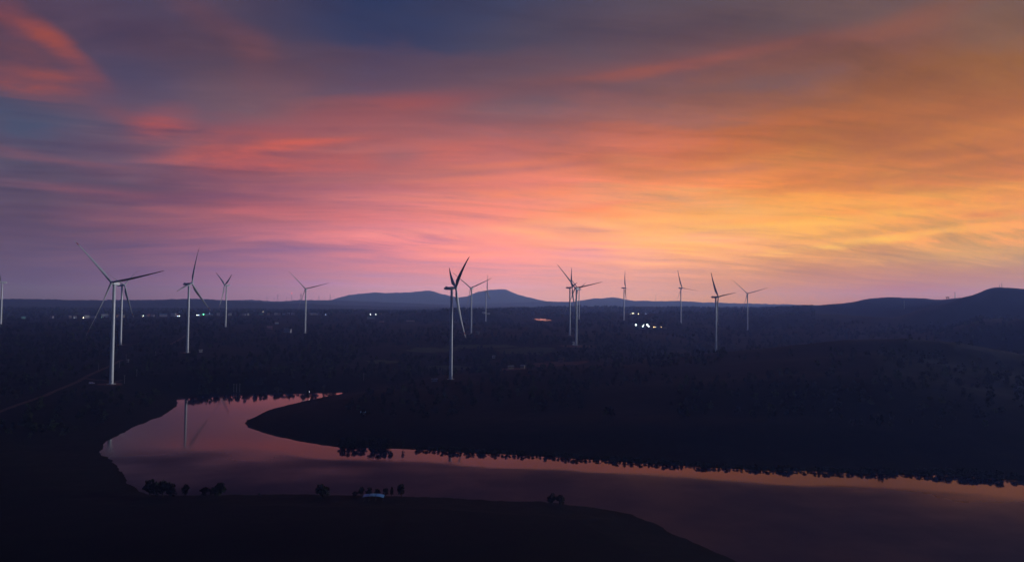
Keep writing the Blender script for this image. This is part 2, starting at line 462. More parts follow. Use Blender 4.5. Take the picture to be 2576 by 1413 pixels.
# rows: distance -> {picture x: ground height in metres, or ('y', picture y the crest reaches)}
Y = lambda v: ('y', v)
ROWSZ = {
    5: {0: 12}, 150: {0: 8}, 300: {0: 5.5}, 380: {0: 5, 1288: 5, 2576: 4},
    440: {0: 7, 450: 5, 900: 4, 2576: 5},
    560: {0: 8, 450: 6, 900: 7, 1288: 9, 1800: 14, 2200: 18, 2576: 12},
    720: {-250: 11, 0: 11, 280: 11, 450: 8, 640: 6, 840: 8, 900: 10.5, 1000: 11, 1134: 11, 1288: 15, 1450: 17, 1800: 28, 2200: 41, 2576: 27},
    850: {0: 13, 280: 12.5, 450: 12, 640: 10, 770: 9, 900: 9, 1000: Y(968), 1134: Y(954), 1288: Y(938), 1450: Y(929), 1800: 33, 2200: 51, 2576: 33, 2830: 30},
    980: {0: 16, 280: 16, 470: 17, 640: 14, 870: 11, 1134: 6, 1288: 10, 1450: 16, 1600: Y(911), 1800: Y(890), 2000: Y(867), 2120: Y(857), 2200: Y(853), 2270: Y(853), 2400: Y(864), 2500: Y(881), 2576: Y(893), 2830: Y(930)},
    1110: {-250: 22, 0: 21, 280: 20, 470: 21, 640: 18, 870: 14, 1134: 10, 1288: 12, 1450: 17, 1600: 20, 1800: 16, 2000: 25, 2200: 32, 2400: 28, 2576: 18},
    1330: {0: 26, 280: 23, 470: 25, 640: 22, 870: 20, 1134: 20, 1288: 23, 1450: 26, 1600: 20, 1800: 10, 2000: 10, 2200: 15, 2400: 22, 2576: 30},
    1600: {-250: 34, 0: 33, 280: 29, 470: 33, 630: 30, 770: 27, 870: 27, 1000: 29, 1185: 33, 1433: 35, 1600: 33, 1720: 28, 1800: 20, 1900: 22, 2075: 25, 2200: 28, 2300: 30, 2400: Y(826), 2470: Y(810), 2576: Y(806), 2830: 95},
    1780: {-250: 38, 0: 36, 570: 38, 770: 30, 1000: 33, 1185: 34, 1433: 37, 1800: 28, 1900: 28, 2075: 36, 2200: 38, 2300: 42, 2400: 62, 2470: Y(801), 2576: Y(804), 2830: 100},
    2150: {-250: 42, 0: 41, 570: 43, 770: 38, 1000: 40, 1225: 40, 1363: 39, 1433: 44, 1720: 51, 1880: 35, 2000: 45, 2075: 58, 2200: 52, 2300: 48, 2400: 50, 2576: 60},
    2500: {0: 44, 570: 48, 770: 46, 1000: 48, 1225: 46, 1290: 42, 1363: 38, 1410: 44, 1433: 53, 1570: 60, 1720: 64, 1880: 60, 1990: Y(790), 2075: Y(791), 2160: Y(796), 2250: 70, 2320: Y(778), 2380: Y(764), 2420: Y(749), 2445: Y(743), 2459: Y(738.5), 2476: Y(731), 2490: Y(726), 2515: Y(723), 2540: Y(726), 2576: Y(727.8), 2700: Y(722), 2900: Y(740)},
    2800: {0: 44, 250: 48, 470: 54, 630: 58, 770: 60, 1000: 62, 1160: Y(779), 1230: Y(780), 1288: 62, 1363: 57, 1433: 58, 1490: 70, 1600: Y(788), 1720: Y(789), 1880: 72, 2075: 76, 2200: 64, 2400: 90, 2576: 150},
    3300: {0: 46, 470: 58, 630: 60, 770: 64, 880: Y(784), 1000: 66, 1160: 66, 1230: 70, 1288: Y(779), 1363: Y(782), 1433: Y(786), 1490: 66, 1600: 58, 2040: Y(773), 2075: Y(768), 2130: Y(763), 2150: Y(760), 2165: Y(755.5), 2190: Y(751.5), 2215: Y(751), 2240: Y(747.8), 2280: Y(749.4), 2327: Y(750.7), 2340: Y(753), 2355: Y(755), 2375: Y(754), 2390: Y(752.3), 2430: Y(750), 2576: 130},
    4300: {0: 70, 1000: 66, 1290: Y(776), 1450: Y(772), 1620: Y(772.5), 1720: Y(774), 1900: Y(776), 2040: Y(773), 2200: 80, 2576: 120},
    5200: {0: 75, 1000: 70, 1288: 66, 2075: 75, 2300: 90, 2576: 180},
    6000: {-400: Y(752), 0: Y(753.3), 100: Y(754), 250: Y(756), 400: Y(754.6), 480: Y(752.7), 550: Y(755), 650: Y(760), 770: Y(765), 940: Y(771), 1134: Y(773), 1290: 66, 2075: 75, 2300: 90, 2576: 180},
    6900: {0: 60, 1000: 70, 1288: 66, 2075: 75, 2300: 90, 2576: 180},
    8000: {0: 90, 470: Y(758), 550: Y(756), 600: Y(756), 630: Y(754.6), 680: Y(758), 711: Y(758.8), 755: Y(755.5), 818: Y(755.7), 880: Y(757.3), 943: Y(759.2), 1006: Y(762), 1070: Y(765), 1134: Y(768), 1288: Y(771), 1450: Y(773), 1900: Y(772), 2075: Y(769), 2200: 110, 2576: 120},
    8600: {0: 80, 2576: 90},
    9300: {0: 120, 900: 120, 1000: Y(770), 1134: Y(767), 1200: Y(764), 1288: Y(762.5), 1380: Y(758.5), 1450: Y(760.5), 1540: Y(759), 1620: Y(757.2), 1700: Y(757.5), 1780: Y(761), 1880: Y(764), 2000: Y(766.5), 2075: Y(768), 2200: 120},
    12800: {0: 85, 2576: 85},
    11500: {0: 90, 780: Y(766), 830: Y(757), 850: Y(750), 878: Y(742.5), 909: Y(739), 945: Y(735.7), 968: Y(738), 1000: Y(736.5), 1040: Y(734.7), 1058: Y(733.5), 1074: Y(730), 1090: Y(732.5), 1106: Y(738.6), 1131: Y(744.2), 1155: Y(749), 1178: Y(745.5), 1193: Y(737), 1224: Y(730.5), 1250: Y(728.8), 1268: Y(726.8), 1278: Y(730), 1289: Y(736), 1302: Y(741), 1320: Y(745.5), 1351: Y(753), 1376: Y(758.5), 1410: Y(764), 1700: 100},
    10300: {0: 85, 1420: Y(764), 1451: Y(758), 1476: Y(754), 1501: Y(750.5), 1516: Y(751.2), 1540: Y(748.5), 1557: Y(750), 1576: Y(754), 1601: Y(758.5), 1640: Y(762), 1700: 100},
    13800: {0: 90},
}
RR = np.array(sorted(ROWSZ), float)
ZT = np.zeros((len(RR), len(XG)))
for i, r in enumerate(RR):
    d = ROWSZ[int(r)]
    ks = sorted(d)
    ZT[i] = np.interp(XG, ks, [zy(r, k, d[k][1]) if isinstance(d[k], tuple) else d[k] for k in ks])
LR = np.log(RR)


def _hash(ix, iy, s):
    h = (ix.astype(np.int64) * 374761393 + iy.astype(np.int64) * 668265263 + s * 1442695041) & 0x7fffffff
    h = (h ^ (h >> 13)) * 1274126177 & 0x7fffffff
    return ((h ^ (h >> 16)) & 0xffff) / 65535.0


def vnoise(x, y, s=0):
    ix, iy = np.floor(x), np.floor(y)
    fx, fy = x - ix, y - iy
    fx, fy = fx * fx * (3 - 2 * fx), fy * fy * (3 - 2 * fy)
    a, b, c, d = _hash(ix, iy, s), _hash(ix + 1, iy, s), _hash(ix, iy + 1, s), _hash(ix + 1, iy + 1, s)
    return (a * (1 - fx) + b * fx) * (1 - fy) + (c * (1 - fx) + d * fx) * fy


def fbm(x, y, o=4, s=0):
    t, a, n = 0, 1.0, 0
    for k in range(o):
        t = t + a * vnoise(x, y, s + k); n += a; a *= 0.5; x = x * 2.03 + 17; y = y * 2.03 + 5
    return t / n


# ---- the reservoir outline, met with the water plane z = 0
SHORE_PX = [
    (448, 1003), (462, 998), (482, 995.5), (520, 992.5), (560, 990.5), (620, 989), (700, 988.3), (780, 988), (830, 987.3), (864, 986),
    (860, 989.5), (842, 993.5), (815, 997.5), (790, 1003), (765, 1008), (740, 1014), (715, 1019.5), (690, 1026.5), (665, 1036), (645, 1045),
    (630, 1053), (621, 1062), (623, 1071), (630, 1078), (652, 1086), (690, 1097), (730, 1106.5), (770, 1114), (810, 1119.5), (850, 1123.5),
    (900, 1126), (960, 1128), (1020, 1130.5), (1050, 1132), (1100, 1135), (1200, 1140), (1300, 1145), (1400, 1151), (1500, 1157), (1600, 1163),
    (1700, 1171), (1800, 1177), (1900, 1182), (2000, 1186), (2100, 1189), (2200, 1191), (2300, 1193), (2380, 1196), (2450, 1201), (2576, 1208),
    (2750, 1216), (3050, 1228), (3600, 1240), (3600, 1900), (2500, 1750), (2000, 1500), (1860, 1415), (1760, 1368), (1715, 1351), (1650, 1318), (1600, 1298),
    (1560, 1286), (1500, 1277.5), (1430, 1267.5), (1380, 1262), (1250, 1257), (1100, 1251), (1000, 1247), (900, 1244.5), (700, 1243.5),
    (600, 1243.5), (520, 1244.5), (400, 1246), (345, 1236), (330, 1219), (300, 1185), (275, 1156), (252, 1135), (263, 1117), (287, 1099),
    (320, 1082), (360, 1064), (400, 1048), (430, 1034), (443, 1023), (446, 1011)]
SH = []
for x, y in SHORE_PX:
    v = ray(x, y); t = -CAM[2] / v[2]
    SH.append(CAM[:2] + v[:2] * t)
SH = np.array(SH)


def water_sd(x, y):
    """signed distance to the shore, positive over water"""
    x = np.asarray(x, float); y = np.asarray(y, float)
    best = np.full(x.shape, 1e18); ins = np.zeros(x.shape, bool)
    n = len(SH)
    for i in range(n):
        a, b = SH[i], SH[(i + 1) % n]
        e = b - a
        t = np.clip(((x - a[0]) * e[0] + (y - a[1]) * e[1]) / (e @ e), 0, 1)
        best = np.minimum(best, (x - a[0] - t * e[0]) ** 2 + (y - a[1] - t * e[1]) ** 2)
        c = (a[1] > y) != (b[1] > y)
        xi = a[0] + (y - a[1]) / (b[1] - a[1] + 1e-12) * e[0]
        ins ^= c & (x < xi)
    return np.where(ins, 1, -1) * np.sqrt(best)


def smooth01(t):
    t = np.clip(t, 0, 1); return t * t * (3 - 2 * t)


def relief(x, y):
    r = np.hypot(x, y); azr = np.arctan2(x, y)
    X = CX + F_PX * np.tan(np.clip(azr, -1.0, 1.0))
    fi = np.clip((X - XG[0]) / 12.0, 0, len(XG) - 1.001); j = fi.astype(int); fx = fi - j
    lr = np.clip(np.log(np.maximum(r, 1e-3)), LR[0], LR[-1] - 1e-6)
    i = np.clip(np.searchsorted(LR, lr, 'right') - 1, 0, len(LR) - 2)
    t = smooth01((lr - LR[i]) / (LR[i + 1] - LR[i]))
    z0 = ZT[i, j] * (1 - fx) + ZT[i, j + 1] * fx
    z1 = ZT[i + 1, j] * (1 - fx) + ZT[i + 1, j + 1] * fx
    return z0 * (1 - t) + z1 * t


SOLAR_X, SOLAR_R0, SOLAR_Z0, SOLAR_T = 1363.0, 2560.0, 47.0, 0.030


def height(x, y):
    x = np.asarray(x, float); y = np.asarray(y, float)
    z = relief(x, y)
    r = np.hypot(x, y)
    z = z + (fbm(x / 60, y / 60, 3, 4) - 0.5) * 3.0 * smooth01((r - 500) / 500) * smooth01((6000 - r) / 2500 + 0.3)
    for (tx, ty, tz, _, _) in TURB.values():
        d = np.hypot(x - tx, y - ty)
        w = smooth01((75 - d) / 60)
        z = z * (1 - w) + tz * w
    Xp = CX + F_PX * x / np.maximum(y, 1.0)
    w = smooth01((52 - np.abs(Xp - SOLAR_X)) / 14) * smooth01((r - 2470) / 70) * smooth01((2800 - r) / 60)
    z = z * (1 - w) + (SOLAR_Z0 - 1.6 + SOLAR_T * (r - SOLAR_R0)) * w
    near = r < 1500
    if np.any(near):
        xs, ys = np.atleast_1d(x)[np.atleast_1d(near)], np.atleast_1d(y)[np.atleast_1d(near)]
        s = -water_sd(xs, ys) + (fbm(xs / 5, ys / 5, 3, 9) - 0.5) * 2.6 + (fbm(xs / 17, ys / 17, 2, 19) - 0.5) * 5.0
        zz = np.atleast_1d(z)[np.atleast_1d(near)]
        land = np.minimum(zz, 0.05 + s * 0.16) * 0.5 + 0.5 * zz * smooth01(s / 90)
        zz = np.where(s > 0, np.maximum(land, 0.02 + np.minimum(s * 0.05, 0.5)), np.maximum(-3.0, s * 0.2))
        zo = np.atleast_1d(z).copy(); zo[np.atleast_1d(near)] = zz
        z = zo if np.ndim(x) else zo[0]
    return z


def hit(px, py, rmin=200.0, rmax=13000.0):
    """the point of the land seen at a place of the picture"""
    v = ray(px, py); v = v / math.hypot(v[0], v[1])
    rs = np.exp(np.linspace(math.log(rmin), math.log(rmax), 1600))
    hz = height(v[0] * rs, v[1] * rs); zr = CAM[2] + v[2] * rs
    k = np.nonzero(hz >= zr)[0]
    i = k[0] if len(k) else len(rs) - 1
    return np.array([v[0] * rs[i], v[1] * rs[i], hz[i]])


def at_r(px, py, r):
    v = ray(px, py); v = v / math.hypot(v[0], v[1])
    x, y = v[0] * r, v[1] * r
    return np.array([x, y, float(height(np.array([x]), np.array([y]))[0])])


# ---- tracks (centre lines in the world)
TRACKS_PX = [
    ([(-60, 1062), (30, 1025), (100, 1001), (170, 972), (215, 950), (250, 933), (285, 917), (306, 906)], 5.5),
    ([(212, 951.5), (235, 956), (262, 957), (284, 962), (305, 957.5)], 5.0),
    ([(303, 867.5), (335, 866.3), (385, 867.5), (430, 866.5), (446, 858), (462, 848), (478, 836), (486, 831.5)], 6.0),
]
TRACKS = []
for pl, w in TRACKS_PX:
    P = np.array([hit(*q) for q in pl])
    s = np.concatenate([[0], np.cumsum(np.hypot(*(P[1:, :2] - P[:-1, :2]).T))])
    n = max(int(s[-1] / 5), 8)
    ss = np.linspace(0, s[-1], n)
    TRACKS.append((np.stack([np.interp(ss, s, P[:, 0]), np.interp(ss, s, P[:, 1])], 1), w))


def track_dist(x, y):
    best = np.full(np.shape(x), 1e9)
    for P, w in TRACKS:
        for i in range(0, len(P), 2):
            best = np.minimum(best, np.hypot(x - P[i, 0], y - P[i, 1]))
    return best


SOIL = [(*hit(1408, 915)[:2], 46), (*hit(1448, 870)[:2], 34), (*hit(1290, 928)[:2], 22)]
for k in (2, 3, 4, 10): SOIL.append((TURB[k][0], TURB[k][1], 13))
FIELDS = [(*hit(1330, 880)[:2], 60), (*hit(1180, 872)[:2], 45), (*hit(965, 910)[:2], 30), (*hit(1090, 880)[:2], 50), (*hit(1130, 925)[:2], 35), (*hit(1255, 872)[:2], 40)]


CLEAR = [(*hit(1360, 804)[:2], 120), (*hit(1632, 828)[:2], 75), (*hit(1638, 826)[:2], 75)]


def village(x, y):
    r = np.hypot(x, y); X = CX + F_PX * x / np.maximum(y, 1.0)
    return smooth01((r - 2620) / 40) * smooth01((2980 - r) / 60) * ((X < 1060) | ((X > 1560) & (X < 1660)))


def clear_mask(x, y):
    """1 where the land is open (pads, tracks, fields, shore)"""
    m = np.zeros(np.shape(x))
    r = np.hypot(x, y); X = CX + F_PX * x / np.maximum(y, 1.0)
    m = np.maximum(m, smooth01((75 - np.abs(X - 1363)) / 20) * smooth01((r - 2330) / 60) * smooth01((2830 - r) / 60))
    for (tx, ty, _, _, _) in TURB.values(): m = np.maximum(m, smooth01((60 - np.hypot(x - tx, y - ty)) / 25))
    for (sx, sy, sr) in SOIL + FIELDS + CLEAR: m = np.maximum(m, smooth01((sr * 1.3 - np.hypot(x - sx, y - sy)) / (sr * 0.5)))
    return m


# ------------------------------------------------------------------ ground sheet
az_dense = np.radians(np.arange(-44, 44.001, 0.1))
az_side = np.radians(np.concatenate([np.arange(-180, -44, 3.0), ]))
azs = np.concatenate([az_side, az_dense, -az_side[::-1][:-1]])
dep = np.arange(700, 172, -1.6)
r1 = 100 * F_PX / dep
r2 = np.exp(np.arange(math.log(r1[-1] * 1.006), math.log(3600), 0.0085))
r3 = np.exp(np.arange(math.log(r2[-1] * 1.012), math.log(13760), 0.0135))
rs = np.concatenate([[5, 40, 90, 140, 180, 215], r1, r2, r3, [13780]])
AZ, RS = np.meshgrid(azs, rs)
GX, GY = (RS * np.sin(AZ)).ravel(), (RS * np.cos(AZ)).ravel()
GZ = height(GX, GY)
rad = RS.ravel()
open_ = clear_mask(GX, GY)
wd = np.where(rad < 1500, 0.0, 1e3)
nr = rad < 1500
wd[nr] = -water_sd(GX[nr], GY[nr])
td = np.full(GX.shape, 1e9)
tn = (rad > 500) & (rad < 1700) & (GX < -200)
td[tn] = track_dist(GX[tn], GY[tn])
wooded = smooth01((wd - 20) / 40) * (1 - open_) * smooth01((td - 8) / 15) * (1 - 0.8 * village(GX, GY))
stand = smooth01((fbm(GX / 140, GY / 140, 3, 21) - 0.38) / 0.2)
amp = np.interp(rad, [250, 600, 900, 2000, 5000, 9000, 16000], [0.5, 1.0, 2.2, 4.5, 8, 12, 18]) * (1 - 0.35 * smooth01((CX + F_PX * GX / np.maximum(GY, 1.0) - 2000) / 150) * (rad > 2600))
GZ = GZ + wooded * amp * (0.35 + 0.65 * stand) * (0.65 * vnoise(GX / 9, GY / 9, 31) + 0.35 * vnoise(GX / 21, GY / 21, 33)) * np.where(rad > 2500, 1.0, 0.8) \
    + wooded * smooth01((rad - 2500) / 1000) * amp * 0.5 * (vnoise(GX / 30, GY / 90, 41) - 0.5)
NA = len(azs)
idx = np.arange(len(rs) * NA).reshape(len(rs), NA)
nxt = np.roll(idx, -1, axis=1)
Q = np.stack([idx[:-1], idx[1:], nxt[1:], nxt[:-1]], -1).reshape(-1, 4)[:, ::-1]
gm = mesh_np('ground', np.stack([GX, GY, GZ], 1), Q)
soil = np.zeros(len(GX), np.float32); field = np.zeros(len(GX), np.float32)
jit = fbm(GX / 14, GY / 14, 3, 51)
for (sx, sy, sr) in SOIL: soil = np.maximum(soil, smooth01((sr * (0.5 + jit) - np.hypot(GX - sx, GY - sy)) / (sr * 0.35)))
for (sx, sy, sr) in FIELDS: field = np.maximum(field, smooth01((sr * (0.6 + jit) - np.hypot(GX - sx, GY - sy)) / (sr * 0.4)))
for nme, arr in (('soil', soil), ('field', field), ('stand', stand * wooded)):
    at = gm.attributes.new(nme, 'FLOAT', 'POINT'); at.data.foreach_set('value', np.asarray(arr, np.float32))
gm.shade_smooth()
mg = bpy.data.materials.new('wooded_land'); mg.use_nodes = True
q = G(mg.node_tree); b = mg.node_tree.nodes['Principled BSDF']
geo = q.new('ShaderNodeNewGeometry')


def attr(q, n):
    a = q.new('ShaderNodeAttribute'); a.attribute_name = n; return a.outputs['Fac']


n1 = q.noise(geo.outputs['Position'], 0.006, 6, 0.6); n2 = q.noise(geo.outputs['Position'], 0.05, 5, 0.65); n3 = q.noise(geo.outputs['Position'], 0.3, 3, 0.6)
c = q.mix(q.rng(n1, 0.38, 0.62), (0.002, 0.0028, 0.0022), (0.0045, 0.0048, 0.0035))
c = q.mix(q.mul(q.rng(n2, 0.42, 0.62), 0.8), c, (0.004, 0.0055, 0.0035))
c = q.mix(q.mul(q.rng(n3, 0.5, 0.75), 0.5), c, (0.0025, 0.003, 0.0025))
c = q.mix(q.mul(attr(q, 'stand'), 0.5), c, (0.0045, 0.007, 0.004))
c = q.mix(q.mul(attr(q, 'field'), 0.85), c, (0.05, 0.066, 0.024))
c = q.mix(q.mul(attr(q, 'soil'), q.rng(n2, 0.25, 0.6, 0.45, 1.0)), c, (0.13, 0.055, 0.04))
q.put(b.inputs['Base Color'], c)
b.inputs['Roughness'].default_value = 0.95; b.inputs['Specular IOR Level'].default_value = 0.05
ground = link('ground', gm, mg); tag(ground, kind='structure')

# ------------------------------------------------------------------ water
wx_ = np.arange(-420, 1000, 5.0); wy_ = np.arange(150, 820, 5.0)
WX, WY = np.meshgrid(wx_, wy_)
WV = np.stack([WX.ravel(), WY.ravel(), np.zeros(WX.size)], 1)
nx = len(wx_); wi = np.arange(WX.size).reshape(len(wy_), nx)
WQ = np.stack([wi[:-1, :-1], wi[:-1, 1:], wi[1:, 1:], wi[1:, :-1]], -1).reshape(-1, 4)
wm = mesh_np('water', WV, WQ)
wsd = water_sd(WV[:, 0], WV[:, 1])
wr = np.hypot(WV[:, 0], WV[:, 1])
wpx, wpy = project(WV)
n_w = fbm(WV[:, 0] / 55, WV[:, 1] / 22, 3, 61) - 0.5
# the breeze ripples the nearer reach; the far arm and a strip under the spit's bank lie calm
rip = smooth01((560 - wr + n_w * 90 - 0.10 * WV[:, 0]) / 190)
lee = water_sd(WV[:, 0], WV[:, 1])
shore_far = np.array([SH[i] for i in range(29, 50)])
dfar = np.min(np.hypot(WV[:, None, 0] - shore_far[None, :, 0], WV[:, None, 1] - shore_far[None, :, 1]), axis=1)
seg = np.full(len(WV), 1e9)
for i in range(24, 51):
    a, bb = SH[i], SH[i + 1]; e = bb - a
    t = np.clip(((WV[:, 0] - a[0]) * e[0] + (WV[:, 1] - a[1]) * e[1]) / (e @ e), 0, 1)
    seg = np.minimum(seg, np.hypot(WV[:, 0] - a[0] - t * e[0], WV[:, 1] - a[1] - t * e[1]))
width = 26 + n_w * 26 + 16 * smooth01((WV[:, 0] - 180) / 120)
rip = rip * smooth01((seg - width) / 14)
at = wm.attributes.new('ripple', 'FLOAT', 'POINT'); at.data.foreach_set('value', rip.astype(np.float32))
mw = bpy.data.materials.new('reservoir_water'); mw.use_nodes = True
q = G(mw.node_tree); b = mw.node_tree.nodes['Principled BSDF']
geo = q.new('ShaderNodeNewGeometry')
rp = attr(q, 'ripple')
na = q.noise(geo.outputs['Position'], 0.25, 3, 0.55); nb = q.noise(geo.outputs['Position'], 0.02, 4, 0.6)
b.inputs['Base Color'].default_value = (0.009, 0.011, 0.045, 1)
b.inputs['IOR'].default_value = 1.33
b.inputs['Specular IOR Level'].default_value = 0.24
q.put(b.inputs['Roughness'], q.add(0.055, q.mul(rp, q.rng(nb, 0.3, 0.7, 0.46, 0.6))))
bp = q.new('ShaderNodeBump'); bp.inputs['Distance'].default_value = 0.06
q.put(bp.inputs['Height'], na); q.put(bp.inputs['Strength'], q.add(0.02, q.mul(rp, 0.25)))
mw.node_tree.links.new(bp.outputs[0], b.inputs['Normal'])
water = link('water', wm, mw); tag(water, kind='structure')

# ------------------------------------------------------------------ tracks
M_TRACK = material('laterite_track', (0.075, 0.04, 0.03), 0.95, 0.25, 0.15, 0.05)
for P, w in TRACKS:
    V, Fc = [], []
    for i in range(len(P)):
        t = P[min(i + 1, len(P) - 1)] - P[max(i - 1, 0)]; t = t / (np.linalg.norm(t) + 1e-9); nrm = np.array([-t[1], t[0]])
        ww = w / 2 * (0.85 + 0.3 * random.random())
        row = [P[i] + nrm * o for o in (-ww, -ww * 0.35, ww * 0.35, ww)]
        hz = height(np.array([p_[0] for p_ in row]), np.array([p_[1] for p_ in row]))
        top = float(hz.max()) + 0.5
        V += [(p_[0], p_[1], top + (0.0 if k in (0, 3) else 0.06)) for k, p_ in enumerate(row)]
    for i in range(len(P) - 1):
        for k in range(3): Fc.append((i * 4 + k, i * 4 + k + 1, i * 4 + k + 5, i * 4 + k + 4))
    o = link('dirt_track', mesh_np('dirt_track', V, Fc), M_TRACK); tag(o, kind='structure')

# ------------------------------------------------------------------ haze box
hb = MB()
hb.box((0, 0, (HAZE_TOP - 6) / 2), (2 * HAZE_HALF, 2 * HAZE_HALF, HAZE_TOP + 6))
mh = bpy.data.materials.new('haze_air'); mh.use_nodes = True
nt = mh.node_tree; nt.nodes.clear()
ov = nt.nodes.new('ShaderNodeOutputMaterial'); pvn = nt.nodes.new('ShaderNodeVolumePrincipled')
pvn.inputs['Color'].default_value = HAZE_COLOR
pvn.inputs['Absorption Color'].default_value = (1, 1, 1, 1)
pvn.inputs['Density'].default_value = HAZE_DENSITY
pvn.inputs['Anisotropy'].default_value = HAZE_G
nt.links.new(pvn.outputs[0], ov.inputs['Volume'])
haze = hb.build('haze', mh); tag(haze, kind='stuff')

# ------------------------------------------------------------------ wind turbines
HUB_H, TOW_H, BL = 110.0, 107.6, 61.5
tw = MB()
hs = [0, 0.6, 12, 36, 60, 84, TOW_H]
tw.tube([(0, 0, h) for h in [-3] + hs], [2.08] + [2.08 - 0.6 * h / TOW_H for h in hs], 28)
for h in (24.5, 51, 78): tw.tube([(0, 0, h), (0, 0, h + 0.25)], 2.08 - 0.6 * h / TOW_H + 0.05, 28)
TOWER = tw.mesh('tower', True)
dm = MB(); dm.box((0, -2.09, 2.6), (1.0, 0.14, 2.3)); DOOR = dm.mesh('door')
fm = MB(); fm.tube([(0, 0, -2), (0, 0, 0.35)], [5.2, 4.4], 28); BASE = fm.mesh('foundation')
nm = MB()
prof = [(-9.6, 0.5, 0.55, 0.5), (-9.2, 1.15, 1.1, 0.3), (-7.2, 1.55, 1.6, 0.15), (-3, 1.85, 1.95, 0.0), (1.2, 1.85, 1.95, 0), (2.6, 1.7, 1.75, 0), (3.1, 1.45, 1.45, 0)]
nv = []
for (yy, hw, hh, up_) in prof:
    for k in range(16):
        w = 2 * math.pi * (k + 0.5) / 16
        cx_, cz_ = math.cos(w), math.sin(w)
        e = 0.45
        nv.append((hw * math.copysign(abs(cx_) ** e, cx_), yy, up_ + hh * math.copysign(abs(cz_) ** e, cz_)))
nf = [(i * 16 + k, i * 16 + (k + 1) % 16, (i + 1) * 16 + (k + 1) % 16, (i + 1) * 16 + k) for i in range(len(prof) - 1) for k in range(16)]
nf += [tuple(range(15, -1, -1)), tuple((len(prof) - 1) * 16 + k for k in range(16))]
nm.poly(nv, nf); NAC = nm.mesh('nacelle', True)
cm = MB(); cm.box((0, -6.4, 2.15), (2.4, 2.2, 0.9)); COOL = cm.mesh('cooler')
wmm = MB(); wmm.tube([(0.7, -8.2, 1.4), (0.7, -8.2, 3.6)], 0.06, 5); wmm.tube([(0.3, -8.2, 3.5), (1.1, -8.2, 3.5)], 0.05, 5); MAST = wmm.mesh('wind_mast')
hm = MB(); hm.tube([(0, y_, 0) for y_ in (3.1, 3.6, 4.6, 5.6, 6.4, 7.0, 7.3)], [1.5, 1.75, 1.9, 1.75, 1.3, 0.7, 0.15], 18); HUBM = hm.mesh('hub', True)
lamp_m = MB(); lamp_m.tube([(0, -4.6, 1.9), (0, -4.6, 2.5)], 0.22, 8); NLAMP = lamp_m.mesh('beacon')


def blade_mesh(name, s0=0.0, s1=1.0, grow=0.0):
    """blade along +Z, upwind +Y, chord along X before pitch"""
    st = [0, .02, .05, .09, .14, .2, .28, .38, .5, .62, .74, .84, .91, .96, .985, 1.0]
    st = [s for s in st if s0 <= s <= s1]
    if s0 > 0: st = list(np.linspace(s0, s1, 5))
    V, Fc = [], []
    n = 12
    for s in st:
        z = 1.5 + (BL - 1.5) * s
        ch = np.interp(s, [0, .04, .1, .2, .35, .5, .7, .85, .95, 1], [2.3, 2.3, 3.2, 4.3, 3.7, 2.9, 2.0, 1.4, 0.95, 0.25])
        th = np.interp(s, [0, .04, .1, .2, .35, .5, .7, .9, 1], [2.3, 2.2, 1.8, 1.35, .85, .6, .36, .2, .06])
        tws = math.radians(60 + np.interp(s, [0, .1, .3, .6, 1], [14, 13, 8, 3, -1]))
        off = math.sin(math.radians(3)) * z + 3.6 * s ** 2.2
        le = np.interp(s, [0, .05, .2, 1], [.5, .5, .32, .32])
        for k in range(n):
            w = 2 * math.pi * k / n
            u = (0.5 - 0.5 * math.cos(w))
            x = (le - u) * ch if s > 0.03 else math.cos(w) * ch / 2
            shape = math.sin(w) * th / 2 * (1.15 if u < 0.5 else max(0.25, 1.3 - u)) if s > 0.03 else math.sin(w) * ch / 2
            x *= 1 + grow; shape = shape + math.copysign(grow * 0.5, math.sin(w))
            # chord axis = cos(pitch) * tangent + sin(pitch) * upwind
            V.append((x * math.cos(tws) - shape * math.sin(tws), off + x * math.sin(tws) + shape * math.cos(tws), z))
    m = len(st)
    for i in range(m - 1):
        for k in range(n): Fc.append((i * n + k, i * n + (k + 1) % n, (i + 1) * n + (k + 1) % n, (i + 1) * n + k))
    Fc += [tuple(range(n))[::-1], tuple((m - 1) * n + k for k in range(n))]
    mb = MB(); mb.poly(V, Fc)
    return mb.mesh(name, True)


BLADE = blade_mesh('blade')
BAND = blade_mesh('tip_band', 0.88, 0.93, 0.05)
TLAB = {
    1: 'white wind turbine tower cut by the left picture edge, its rotor out of view',
    2: 'tall wind turbine standing closest on the left, one long blade pointing right',
    3: 'wind turbine half hidden behind the tall one on the left, one blade hanging down',
    4: 'wind turbine with one blade straight up, right of the tall left pair',
    5: 'small distant wind turbine with blades in a Y, second left of the red lit mast',
    6: 'lone wind turbine with blades in a flat Y beside the red lit mast',
    7: 'tall central wind turbine with a dark raised blade on the black crest',
    8: 'wind turbine with blades in a Y just right of the tall central one',
    9: 'small far wind turbine in front of the pointed blue mountain',
    10: 'wind turbine standing left in the overlapping trio, nacelle tail pointing left',
    11: 'front wind turbine of the overlapping trio, reddish cleared ground at its foot',
    12: 'smallest and farthest wind turbine in the overlapping trio',
    13: 'slim distant wind turbine standing alone, between the trio and the floodlit works',
    14: 'distant wind turbine right of the floodlit works with one blade pointing right',
    15: 'wind turbine rising from behind the black hill crest, dark blade swept up left',
    16: 'last wind turbine on the right with a Y rotor, fading in the haze',
}
TG = 'white wind turbines across the valley'
proto = empty('wind_turbine', (0, 0, 0))
link('foundation', BASE, M_CONC, proto)
t_ = link('tower', TOWER, M_WHITE, proto); link('door', DOOR, M_DOOR, t_)
na_ = link('nacelle', NAC, M_WHITE, proto); na_.location = (0, 0, HUB_H - 0.4)
link('cooler', COOL, M_DOOR, na_); link('wind_mast', MAST, M_STEEL, na_)
hu_ = link('hub', HUBM, M_WHITE, proto); hu_.location = (0, 0, HUB_H - 0.2)
